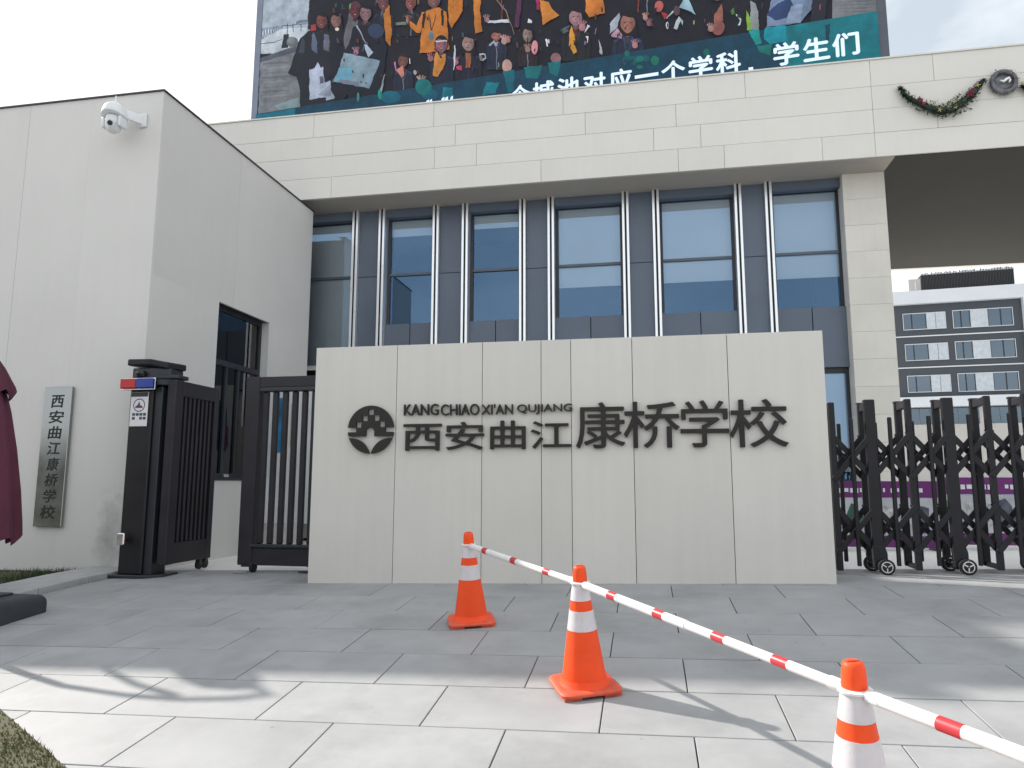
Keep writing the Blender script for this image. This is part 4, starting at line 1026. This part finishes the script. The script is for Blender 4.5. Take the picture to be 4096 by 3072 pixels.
# caption
cap = [('们', 3380), ('生', 3263), ('学', 3143), ('科', 2913), ('学', 2803), ('个', 2694), ('一', 2588), ('应', 2485), ('对', 2380), ('池', 2277), ('城', 2178), ('个', 2084)]
def u_of(px):
    return None
zcen = bp(3143, 225).z
LAYER[0] += .0006
def solve_u(px, z):
    lo, hi = BU0 - 2, BU1 + 2
    for _ in range(40):
        m_ = (lo + hi) / 2; v = bp_uz(m_, z) - CAM
        if PX_W / 2 + F_PX * v.dot(rgt) / v.dot(fwd) < px: lo = m_
        else: hi = m_
    return lo
orgb = Vector((B_P.x, B_P.y, 0))
for ch, px in cap:
    u = solve_u(px, zcen); s = .50
    mbc = MB()
    if ch == '一': mbc.prism([orgb + B_R * (u + a) + EZ * (zcen + b) + B_N * LAYER[0] for a, b in ((-.25, -.04), (.25, -.04), (.25, .035), (-.25, .035))], B_N * .002)
    else: put_glyph(mbc, ch, orgb, B_R, EZ, B_N, u - s / 2, u + s / 2, zcen - s / 2, zcen + s / 2, LAYER[0], LAYER[0] + .003, weight=.028)
    mbc.build('caption_character', mat('caption_white', (.30, .36, .44), .6, var=.02, emit=1.6), bb, fixn=False)
u = solve_u(3000, zcen); mbc = MB()
mbc.prism([orgb + B_R * (u + a) + EZ * (zcen + b) + B_N * LAYER[0] for a, b in ((-.04, -.18), (.05, -.18), (.05, -.27), (-.01, -.33), (-.05, -.31), (0, -.26), (-.04, -.26))], B_N * .002)
mbc.build('caption_character', MATS['caption_white'], bb, fixn=False)
mbc = MB()
for px, w in ((1715, .06), (1728, .05), (1776, .06), (1790, .06), (1811, .05)):
    u = solve_u(px, zcen + .2); mbc.prism([orgb + B_R * (u + a) + EZ * (zcen + b) + B_N * LAYER[0] for a, b in ((-w, .02), (w, .02), (w * .8, .25), (-w * .3, .22))], B_N * .002)
mbc.build('caption_stroke', MATS['caption_white'], bb, fixn=False)

# ================================================================== GARLANDS on the fascia
c5 = lambda x, y: (3560 + x * 536 / 2212, 230 + y * 300 / 1238)
def gpos(x, y, Y=12.93):
    return on_y(*c5(x, y), Y)
def leafcloud(mb, rng, c, r, n, size):
    for _ in range(n):
        d = Vector((rng.gauss(0, 1), rng.gauss(0, .7), rng.gauss(0, 1)))
        p = c + d * r * .5
        p.y = min(p.y, 12.985)
        a = Vector((rng.gauss(0, 1), rng.gauss(0, 1), rng.gauss(0, 1))).normalized(); b = a.orthogonal().normalized()
        s = size * rng.uniform(.6, 1.4)
        mb.add([p - a * s, p + b * s * .4, p + a * s, p - b * s * .4], [(0, 1, 2, 3)])
def clampy(mb):
    for v in mb.v: v.y = min(v.y, 12.988)
def swag(label, pts, rads, berries, golds, seed):
    rng = random.Random(seed)
    t = thing('garland', label, 'garland', pts[len(pts) // 2], 'festive garlands on the fascia')
    core = MB().tube(pts, [r * .75 for r in rads], 8); clampy(core); core.build('stem', M_LEAF, t, smooth=True)
    lf = MB()
    for (a, ra), (b, rb) in zip(zip(pts, rads), zip(pts[1:], rads[1:])):
        n = max(2, int((b - a).length / .03))
        for i in range(n):
            f = i / n; leafcloud(lf, rng, a.lerp(b, f), (ra + (rb - ra) * f) * 1.5, 20, .036)
    clampy(lf)
    o = lf.build('foliage', M_LEAF, t, fixn=False)
    for p in berries:
        mb = MB()
        for _ in range(4):
            c = p + Vector((rng.uniform(-.035, .035), rng.uniform(-.05, -.02), rng.uniform(-.035, .035)))
            mb.lathe([(0, -.026), (.018, -.018), (.026, 0), (.018, .018), (0, .026)], 10, c)
        mb.build('berry_cluster', M_BERRY, t, smooth=True)
    for p in golds:
        mb = MB()
        for k in range(5):
            a = k * 1.2566; mb.bar(p + Vector((0, -.055, 0)), p + Vector((math.cos(a) * .045, -.06, math.sin(a) * .045)), .014, .01)
        mb.build('gold_flower', M_GOLD, t)
    return t
sp = [gpos(*q) for q in ((160, 500), (240, 610), (360, 690), (500, 770), (650, 830), (850, 880), (1020, 850), (1150, 770), (1280, 670), (1370, 580), (1460, 470), (1575, 345))]
swag('crescent swag garland of dark leaves with berries and gold flowers on the fascia', sp, [.02, .035, .045, .06, .07, .085, .09, .09, .075, .065, .045, .015],
     [gpos(480, 720), gpos(560, 790), gpos(1250, 640), gpos(1340, 575), gpos(1330, 640)], [gpos(800, 890), gpos(950, 850), gpos(1060, 840), gpos(700, 760), gpos(1420, 480), gpos(1030, 740)], 4)
wr = thing('wreath', 'round silvery grey wreath hung on the fascia beside the crescent garland', 'wreath', gpos(1880, 400))
cw = gpos(1880, 400); mb = MB(); rngw = random.Random(8)
ringp = [cw + Vector((math.cos(a) * .185, 0, math.sin(a) * .19)) for a in [2 * math.pi * i / 28 for i in range(29)]]
mb.tube(ringp, .04, 8, caps=False); clampy(mb); mb.build('ring', M_SILVER, wr, smooth=True)
mb = MB()
for p in ringp: leafcloud(mb, rngw, p, .06, 16, .022)
clampy(mb); mb.build('foliage', M_SILVER, wr, fixn=False)
mb = MB().lathe([(0, -.004), (.165, -.003), (.17, .002), (0, .004)], 28); 
for v in mb.v: v.y, v.z = v.z, v.y
for v in mb.v: v += cw + Vector((0, .03, 0))
mb.build('disc', mat('wreath_disc', (.20, .205, .225), .4, var=.3, scale=9), wr)
mb = MB().tube([cw + Vector(q) for q in ((-.06, -.02, .02), (-.02, -.03, -.01), (.03, -.03, .03), (.07, -.03, .05), (.09, -.02, .01), (.07, -.02, -.03))], [.012, .02, .024, .022, .018, .008], 8)
mb.build('ribbon', M_WHITE, wr, smooth=True)
sp2 = [gpos(2170, 440) + Vector((i * .12, 0, -.02 - .28 * math.sin(math.pi * i / 11) + .03 * i / 11)) for i in range(12)]
swag('leafy garland with pale gold bow right of the silvery wreath', sp2, [.03, .05, .06, .07, .08, .085, .085, .08, .07, .06, .05, .02], [sp2[3], sp2[8]], [sp2[0], sp2[1], sp2[5], sp2[6]], 9)

# ================================================================== ACCORDION GATE (right)
ag = thing('folding_gate', 'black accordion lattice gate on wheels stretched across the opening beside the name wall', 'gate', (3.3, 8.65, gz(3.3, 8.65)))
FY, BY = 8.40, 8.74
pitch = .39
PH = 1.86
ux = [2.40 + pitch * i for i in range(-1, 9)]
def post(nm, x, y, w, z0, z1, d=.05, m=M_GATE):
    return pbox(ag, nm, m, x - w / 2, x + w / 2, y - d / 2, y + d / 2, z0, z1, bevel=.008)
for i, x in enumerate(ux):
    g = gz(x, FY); wide = (i % 2 == 1)
    w = .112 if wide else .066
    jit = random.uniform(-.01, .01)
    post('post', x, FY, w, g + (.30 if wide else .04), g + PH + jit, .06 if wide else .045)
    xb = x + .01
    post('post', xb, BY, .075, g + (.10 if wide else .05), g + PH - .02, .05)
    MB().bar((x, FY + .03, g + PH - .055), (xb, BY - .026, g + PH - .06), .05, .085).build('top_bar', M_GATE2, ag, bevel=.006)
    MB().bar((x, FY + .026, g + .07), (xb, BY - .026, g + .07), .04, .05).build('bottom_bar', M_GATE, ag, bevel=.004)
    pbox(ag, 'cap', M_FRAME, xb - .042, xb + .042, BY - .03, BY + .03, g + PH - .0195, g + PH + .006, bevel=.004)
    if wide:
        ft = MB().prism([(x - .06, FY - .035, g + .31), (x + .06, FY - .035, g + .31), (x + .085, FY - .035, g + .22), (x + .085, FY - .035, g + .09), (x - .05, FY - .035, g + .07)], (0, .075, 0)).build('foot', M_GATE, ag, bevel=.008)
        wheel(ag, x + .055, FY - .065, g + .082, .082, 'y')
        wheel(ag, xb + .0, BY - .055, g + .085, .085, 'y')
for i in range(len(ux) - 1):
    xa, xb = ux[i], ux[i + 1]; xm = (xa + xb) / 2; g = gz(xm, FY)
    for (y, s) in ((FY - .004, 1), (BY, -1)):
        for (zh, zl_) in ((1.48, 1.02), (.70, .24)):
            for sgn_, dy in ((1, -.019), (-1, .019)):
                z0_, z1_ = (zl_, zh) if sgn_ > 0 else (zh, zl_)
                dd = Vector((xb - xa, 0, z1_ - z0_)).normalized() * .03
                MB().bar(Vector((xa, y + dy, g + z0_)) - dd, Vector((xb, y + dy, g + z1_)) + dd, .016, .060, up=EY.cross(dd)).build('cross_bar', M_GATE, ag, bevel=.004)
            for xx, zz in ((xm, (zh + zl_) / 2),):
                MB().tube([(xx, y - .034, g + zz), (xx, y + .034, g + zz)], .014, 10).build('pivot', M_CHROME if False else M_FRAME, ag)
        post('short_post', xm + (-.012 if s > 0 else -.03), y - .050 * s, .043, g + .09, g + (1.66 if s > 0 else 1.64), .026)

# ================================================================== COURTYARD: purple banner boards
bt = ['white flowers', 'green']
rngb = random.Random(21)
for i in range(3):
    x0 = 1.9 + i * 2.15; x1 = x0 + 2.1; yb_ = 11.05; g = gz((x0 + x1) / 2, yb_)
    lab = ['low purple banner board with pictures behind the folding gate next to the stone column', 'low purple banner board with a green picture patch behind the folding gate', 'low purple banner board at the far end behind the folding gate'][i]
    t = thing('banner_board', lab, 'banner', ((x0 + x1) / 2, yb_, g), 'purple banner boards in the courtyard')
    pbox(t, 'panel', mat('banner_print_ground', (.52, .54, .58), .6, var=.15, scale=3), x0, x1, yb_, yb_ + .03, g + .05, g + .97)
    pbox(t, 'header', M_PURPLE, x0 + .002, x1 - .002, yb_ - .006, yb_ - .001, g + .74, g + .969)
    pbox(t, 'footer', M_PURPLE, x0 + .002, x1 - .002, yb_ - .006, yb_ - .001, g + .051, g + .21)
    for s in (x0 + .08, x1 - .08): pbox(t, 'leg', M_FRAME, s - .02, s + .02, yb_ - .1, yb_ + .25, g - .005, g + .049)
    mb = MB()
    for r_, zz in enumerate((.80,)):
        xx = x0 + .15
        while xx < x1 - .2:
            w = rngb.uniform(.02, .07)
            if rngb.random() < .7: mb.box(xx, xx + w, yb_ - .009, yb_ - .0065, g + zz + rngb.uniform(0, .02), g + zz + .07)
            xx += w + .022
    mb.build('header_marks', M_PRINTW, t)['kind'] = 'stuff'
    for k in range(9):
        xx = x0 + .1 + k * .22; cc = [(.03, .09, .05), (.55, .56, .6), (.05, .28, .06), (.25, .26, .28), (.45, .06, .05), (.10, .11, .16), (.6, .6, .62), (.04, .13, .09), (.12, .02, .14)][(k * 4 + i * 2) % 9]
        nm = 'picture_patch_%d' % ((k * 4 + i * 2) % 9)
        mb = MB(); n = 9
        pts = [(xx + .10 * math.cos(a) * rngb.uniform(.7, 1.3), yb_ - .004, g + .46 + .20 * math.sin(a) * rngb.uniform(.7, 1.2)) for a in [2 * math.pi * q / n for q in range(n)]]
        mb.prism(pts, (0, .0025, 0)); mb.build('picture_patch', mat(nm, cc, .6, var=.3, scale=9), t)

# notice board seen through the left gate leaf
nb = thing('notice_board', 'white notice board with blue and yellow posters seen between the gate bars', 'notice board', (-4.9, 11.5, gz(-4.9, 11.5)))
NY = 11.5
def nbx(cx_, cy_): 
    p = on_y(cx_ * .663, 1300 + cy_ * .663, NY); return p.x, p.z
pbox(nb, 'panel', mat('board_white', (.70, .71, .74), .6, var=.06, scale=2), -6.55, -4.2, NY, NY + .05, .35, 2.75, bevel=.005)
for xx in (-6.4, -4.35): pbox(nb, 'leg', M_STEEL, xx - .03, xx + .03, NY + .051, NY + .11, gz(xx, NY) - .02, 2.6)
a = nbx(1632, 770); b = nbx(1722, 440)
mb = MB().prism([(a[0], NY - .004, a[1] + .12), (a[0] + .06, NY - .004, a[1]), (b[0] - .05, NY - .004, a[1]), (b[0], NY - .004, a[1] + .1), (b[0], NY - .004, b[1] - .05), (b[0] - .05, NY - .004, b[1]), (a[0] + .08, NY - .004, b[1])], (0, .003, 0)); mb.build('blue_poster', mat('poster_blue', (.03, .22, .48), .5, var=.35, scale=2.2), nb)
a = nbx(1748, 735); b = nbx(1800, 475)
pbox(nb, 'yellow_poster', mat('poster_yellow', (.52, .48, .22), .5, var=.2, scale=3), a[0], b[0], NY - .004, NY - .001, a[1], b[1])
a = nbx(1638, 740); b = nbx(1660, 610); pbox(nb, 'pink_print', mat('poster_pink', (.42, .12, .28), .5, var=.4, scale=12), a[0], b[0], NY - .007, NY - .0045, a[1], b[1])
cb = thing('storage_cabinet', 'low dark storage cabinet standing behind the left gate bars', 'cabinet', (-4.75, 11.0, gz(-4.75, 11)))
pbox(cb, 'body', M_GATE2, -5.25, -4.25, 10.85, 11.3, gz(-5, 11), .92, bevel=.01)
for xx in (-5.0, -4.5):
    d_ = pbox(cb, 'door', M_GATE, xx - .24, xx + .24, 10.835, 10.849, gz(-5, 11) + .08, .88, bevel=.004)
    pbox(d_, 'handle', M_CHROME, xx + .1, xx + .13, 10.815, 10.834, .4, .55, bevel=.003)

# ================================================================== FAR DORMITORY
fa = R(6.4)
D_R = Vector((math.cos(fa), -math.sin(fa), 0)); D_N = Vector((-math.sin(fa), -math.cos(fa), 0)); D_P = Vector((25, 78, 0))
dm = thing('dormitory_block', 'distant charcoal and white block with window rows seen under the gateway', 'building', D_P + D_R * 6)
def dbox(parent, name, m, u0, u1, z0, z1, d0, d1):
    q = [D_P + D_R * u + EZ * z + D_N * d0 for u, z in ((u0, z0), (u1, z0), (u1, z1), (u0, z1))]
    return MB().prism(q, D_N * (d1 - d0)).build(name, m, parent)
G0 = .15
dbox(dm, 'wall', M_FARDARK, -22, 11.55, 9.55, 19.05, -14, 0)
dbox(dm, 'parapet', M_FARWHITE, -22, 12.2, 19.051, 20.4, -14, .55)
dbox(dm, 'side_fin', M_FARWHITE, 11.56, 12.2, 8.56, 19.05, -14, .55)
dbox(dm, 'white_band', M_FARWHITE, -22, 30, 8.55, 9.549, -14, .5)
dbox(dm, 'lower_wall', M_FARBEIGE, -22, 30, G0 - .3, 8.549, -14, -.3)
dbox(dm, 'wing_wall', M_FARDARK, 12.3, 30, 9.551, 17.5, -14, -1.5)
for z in (15.77, 12.57): dbox(dm, 'string_course', M_FARWHITE, -22, 11.55, z - .05, z + .06, .001, .08)
rf = dbox(dm, 'roof_house', M_FARBEIGE, 2.05, 3.18, 20.41, 22.0, -9, -1)
dbox(rf, 'slot', M_FARWHITE, 2.6, 2.72, 20.8, 21.7, -.99, -.95)
lv = dbox(dm, 'roof_screen', M_LOUVRE, 3.2, 11.5, 20.41, 22.35, -9, -1)
mb = MB(); rl = random.Random(3)
for k in range(62):
    u = 3.25 + k * .134; q0 = D_P + D_R * u + EZ * 20.42 + D_N * -.93; q1 = D_P + D_R * (u + .03) + EZ * (22.4 + rl.uniform(0, .2)) + D_N * -.93
    mb.bar(q0, q1, .07, .1, up=D_N)
o = mb.build('louvres', M_LOUVRE, lv); o['kind'] = 'stuff'
def dwin(u0, u1, z0, z1, splits, panels, blind):
    w = dbox(dm, 'window', M_FARWHITE, u0 - .05, u1 + .05, z1, z1 + .06, .001, .12)
    dbox(w, 'frame', M_FARWHITE, u0 - .05, u0, z0 - .05, z1 - .001, .001, .10); dbox(w, 'frame', M_FARWHITE, u1, u1 + .05, z0 - .05, z1 - .001, .001, .10); dbox(w, 'sill', M_FARWHITE, u0, u1, z0 - .05, z0 - .001, .001, .12)
    xs = [u0] + splits + [u1]
    for k, (a, b) in enumerate(zip(xs, xs[1:])):
        if k in panels: dbox(w, 'panel', mat('far_pale_panel', (.46, .50, .55), .6), a + .02, b - .02, z0, z1 - .002, .001, .10)
        else:
            dbox(w, 'pane', M_FARGLASS, a + .05, b - .05, z0, z1 - .002, .03, .035)
            dbox(w, 'recess', M_ROOM, a + .03, b - .03, z0, z1 - .002, .001, .006)
            if k in blind: dbox(w, 'blind', M_BLIND, a + .06, b - .06, z0 + (z1 - z0) * .32, z1 - .003, .012, .016)
            dbox(w, 'mullion', M_FRAME, b - .05, b - .001, z0, z1 - .003, .0355, .08)
for zt in (18.10, 14.93, 11.70):
    dwin(1.1, 4.86, zt - 1.6, zt, [1.85, 3.15, 4.0], (2, 3), (0, 1))
    dwin(5.58, 10.7, zt - 1.66, zt + .06, [6.25, 7.05, 8.6, 9.7], (2,), ())
for u0 in (-17.5, -13, -8.5, -4): dwin(u0, u0 + 3.4, 16.5, 18.1, [u0 + .8, u0 + 2.0], (2,), (1,))
for u0 in (1.0, 4.4, 8.0, 12.0, 16):
    w = dbox(dm, 'window', M_FRAME, u0, u0 + 2.9, 8.42, 8.50, -.299, -.22)
    for k in range(3):
        dbox(w, 'pane', M_FARGLASS, u0 + .05 + k * .95, u0 + .92 + k * .95, 6.85, 8.419, -.27, -.265); dbox(w, 'recess', M_ROOM, u0 + .02 + k * .95, u0 + .94 + k * .95, 6.85, 8.419, -.299, -.29)

# ================================================================== MAROON PARASOL (left edge)
pa = thing('parasol', 'folded maroon cantilever parasol with curved arm beside the gatehouse lawn', 'parasol', (-6.9, 6.45, gz(-6.9, 6.45)))
gq = gz(-6.6, 6.3)
rng = random.Random(5)
mb = MB(); n = 48; pc = Vector((-7.07, 6.5, 0))
prof = [(.50, .42), (.49, .6), (.45, .95), (.38, 1.4), (.30, 1.8), (.245, 2.0)]
vs = []; fs = []
for r_, z in prof:
    for k in range(n):
        a = 2 * math.pi * k / n; q = r_ * (1 + .10 * math.cos(8 * a)) * (.85 + .15 * math.cos(a) ** 2)
        vs.append(pc + Vector((q * math.cos(a), q * math.sin(a), z + (.05 * math.cos(8 * a) if z < .5 else 0))))
for i in range(len(prof) - 1):
    for k in range(n): fs.append((i * n + k, i * n + (k + 1) % n, (i + 1) * n + (k + 1) % n, (i + 1) * n + k))
fs.append(tuple((len(prof) - 1) * n + k for k in range(n)))
MB().add(vs, fs).build('canopy', M_MAROON, pa, smooth=True)
vs = []; fs = []
for r_, z in ((.315, 1.98), (.30, 2.08), (.20, 2.28), (.06, 2.50), (.03, 2.56)):
    for k in range(n):
        a = 2 * math.pi * k / n; q = r_ * (1 + .07 * math.cos(8 * a)); vs.append(pc + Vector((q * math.cos(a), q * math.sin(a), z + (.05 * math.cos(8 * a) if z < 2 else 0))))
for i in range(4):
    for k in range(n): fs.append((i * n + k, i * n + (k + 1) % n, (i + 1) * n + (k + 1) % n, (i + 1) * n + k))
MB().add(vs, fs).build('vent_cap', M_MAROON, pa, smooth=True)
# curved arm, traced from its shadow on the paving
arm = [Vector((-5.95, 5.05, gz(-5.9, 5.0)))]
for (sx, sy, h) in ((-4.74, 4.79, .6), (-4.39, 4.64, .95), (-3.93, 4.46, 1.35), (-3.35, 4.34, 1.85), (-2.93, 4.31, 2.25), (-2.60, 4.35, 2.52), (-2.41, 4.43, 2.72)):
    h *= 1.16; arm.append(Vector((sx - 1.38 * h, sy + .54 * h, gz(sx, sy) + h)))
arm += [Vector((-7.05, 6.34, 2.90)), Vector((-7.07, 6.5, 2.52))]
MB().tube(arm, [.035, .035, .035, .033, .032, .032, .032, .034, .034, .03], 12).build('arm', M_FRAME, pa, smooth=True)
strut = []
for (sx, sy, h) in ((-4.0, 4.92, 2.35), (-3.84, 4.76, 2.3), (-3.42, 4.52, 2.32), (-3.0, 4.36, 2.5)):
    strut.append(Vector((sx - 1.38 * h, sy + .54 * h, gz(sx, sy) + h)))
MB().tube(strut, .035, 10).build('strut', M_FRAME, pa, smooth=True)
hb = MB().lathe([(0, -.30), (.10, -.26), (.17, -.12), (.19, .02), (.13, .16), (0, .22)], 20, (-7.05, 6.32, 2.72))
hb.build('folded_crown', M_MAROON, pa, smooth=True)
MB().box(-6.05, -5.72, 4.9, 5.95, gz(-5.9, 5.4) - .03, gz(-5.9, 5.4) + .02).build('foot_plate', M_FRAME, pa)
w_ = MB().box(-7.3, -5.80, 5.10, 6.34, gq - .14, gq + .19)
wb = w_.build('weight_block', M_UMBASE, pa, bevel=.09, segs=4, smooth=True)
pbox(pa, 'weight_lid', M_UMBASE, -7.1, -6.1, 5.4, 6.2, gq + .1905, gq + .21, bevel=.008)

# ================================================================== TRAFFIC CONES AND BARRIER BARS
def make_cone():
    t = thing('traffic_cone', '', 'traffic cone', (0, 0, 0), 'traffic cones linked by barrier bars')
    z_ = [.033, .366, .484, .545, .648, .66, .75]
    def rad(z): return .143 + (.047 - .143) * (z - .033) / (.648 - .033)
    def seg(name, m, z0, z1, extra=0.0):
        return MB().lathe([(rad(z0) + extra, z0), (rad((z0 + z1) / 2) + extra, (z0 + z1) / 2), (rad(z1) + extra, z1)], 40).build(name, m, t, smooth=True)
    # base plate: square, rounded corners, domed, notched feet
    mb = MB(); N = 64
    rings = [(.195, .018), (.195, .030), (.188, .037), (.165, .040)]
    vs = []; fs = []
    def sqr(r, a):
        c, s = math.cos(a), math.sin(a); p = 7.0
        k = (abs(c) ** p + abs(s) ** p) ** (-1 / p)
        return Vector((r * k * c, r * k * s, 0))
    for r_, z in rings:
        for k in range(N): vs.append(sqr(r_, 2 * math.pi * k / N) + EZ * z)
    for i in range(len(rings) - 1):
        for k in range(N): fs.append((i * N + k, i * N + (k + 1) % N, (i + 1) * N + (k + 1) % N, (i + 1) * N + k))
    fs.append(tuple(range(N - 1, -1, -1))); fs.append(tuple((len(rings) - 1) * N + k for k in range(N)))
    mb.add(vs, fs)
    for sx in (-1, 1):
        for sy in (-1, 1): mb.box(sx * .125 - .055, sx * .125 + .055, sy * .125 - .055, sy * .125 + .055, 0, .0185)
    mb.build('base', M_ORANGE_BASE, t, smooth=True)
    MB().lathe([(.158, .0395), (.150, .050), (rad(.06) + .001, .075)], 40).build('collar_skirt', M_ORANGE, t, smooth=True)
    seg('body', M_ORANGE, .04, .366); seg('white_band', M_BAND, .3662, .484, .002); seg('orange_band', M_ORANGE, .4842, .545); seg('white_band', M_BAND, .5452, .648, .002)
    MB().lathe([(.050, .640), (.060, .643), (.062, .652), (.052, .657), (.046, .657)], 32).build('clip_ring', M_POLE, t, smooth=True)
    MB().lathe([(.0455, .6575), (.0435, .70), (.040, .735), (.034, .748), (.026, .7525), (.018, .7515), (0, .750)], 32).build('cap', M_ORANGE, t, smooth=True)
    MB().box(-.024, .024, -.005, .005, .752, .7555).build('cap_slot', M_ORANGE_BASE, t)
    return t
cones_xy = [(-1.484, 6.085, R(18), 'traffic cone in the building shade, closest to the name wall'), (-.413, 4.68, R(22), 'traffic cone on sunlit paving between two barrier bars, casting a long shadow'),
            (.75, 3.025, R(12), 'traffic cone cut off at the base, joining the second and third barrier bars'), (1.98, 1.36, R(30), 'traffic cone at the street end of the last barrier bar')]
proto = make_cone()
tops = []
for i, (x, y, rz, lab) in enumerate(cones_xy):
    o = proto if i == 0 else copy_tree(proto)
    z = gz(x, y)
    sl = (hy(y + .2) - hy(y - .2)) / .4
    o.location = (x, y, z + .002); o.rotation_euler = (math.atan(sl) * .999, -math.atan(GX), 0)
    o.rotation_euler.rotate_axis('Z', rz)
    o['label'] = lab
    nrm = Vector((-GX, -sl, 1)).normalized()
    tops.append(Vector((x, y, z)) + nrm * .640)
blabs = ['red and white barrier bar nearest the name wall', 'red and white barrier bar ending at the cone that is cut off at its base', 'red and white barrier bar running out toward the street']
for i in range(3):
    a, b = tops[i], tops[i + 1]; d = (b - a); L = d.length; d.normalize()
    side = Vector((-d.y, d.x, 0)).normalized() if False else Vector((d.y, -d.x, 0)).normalized()
    a2 = a + d * .058 + Vector((0, 0, .004)); b2 = b - d * .058 + Vector((0, 0, .004))
    t = thing('barrier_bar', blabs[i], 'barrier', a2, 'barrier bars between the cones')
    Lb = (b2 - a2).length
    th = .0235
    MB().tube([a2, a2 + d * Lb * .52], th, 20).build('outer_tube', M_POLE, t, smooth=True)
    MB().tube([a2 + d * (Lb * .52 - .02), b2], th * .88, 20).build('inner_tube', M_POLE, t, smooth=True)
    for e, s in ((a2, -1), (b2, 1)):
        MB().tube([e - d * s * .05, e + d * s * .0, e + d * s * .006], [.0245, .0245, .02], 20).build('end_socket', M_POLE, t, smooth=True)
        MB().bar(e, e + d * s * .03, .03, .018).build('hook', M_POLE, t, bevel=.003)
    def bar_px(q):
        v = a2 + d * q - CAM; return (PX_W / 2 + F_PX * v.dot(rgt) / v.dot(fwd)) * 2212 / 4096
    for target in ((1050, 1112, 1183), (1325, 1425, 1555, 1688), (2055, 2420))[i]:
        s0 = min((abs(bar_px(q * Lb / 400) - target), q * Lb / 400) for q in range(400))[1] - .041
        if s0 + .085 > Lb - .03: continue
        rr_ = (th if s0 + .085 < Lb * .52 else th * .88) + .0012
        MB().tube([a2 + d * s0, a2 + d * (s0 + .082)], rr_, 20).build('red_sleeve', M_RED, t, smooth=True)

# clipped street hedge facing the gate (mirrored in the steel plaque)
hd = thing('street_hedge', 'clipped green hedge along the street, mirrored in the lower part of the steel plaque', 'hedge', (-10, -9, gz(-10, -9)))
rng = random.Random(31); mb = MB()
for _ in range(10000):
    p = Vector((rng.uniform(-26, 6), -9 + rng.uniform(-.5, .5), gz(0, -9) + rng.uniform(.1, 4.4)))
    a = Vector((rng.gauss(0, 1), rng.gauss(0, 1), rng.gauss(0, 1))).normalized(); b = a.orthogonal().normalized(); s_ = rng.uniform(.06, .14)
    mb.add([p - a * s_, p + b * s_ * .5, p + a * s_, p - b * s_ * .5], [(0, 1, 2, 3)])
mb.build('foliage', mat('hedge_leaf', (.07, .11, .04), .6, var=.35, scale=2), hd, fixn=False)
pbox(hd, 'branch_core', mat('hedge_core', (.03, .045, .02), .9, var=.3), -25.8, 5.8, -9.35, -8.65, gz(0, -9) - .1, gz(0, -9) + 4.1)
bpy.context.view_layer.update()
print('objects', len(bpy.data.objects))
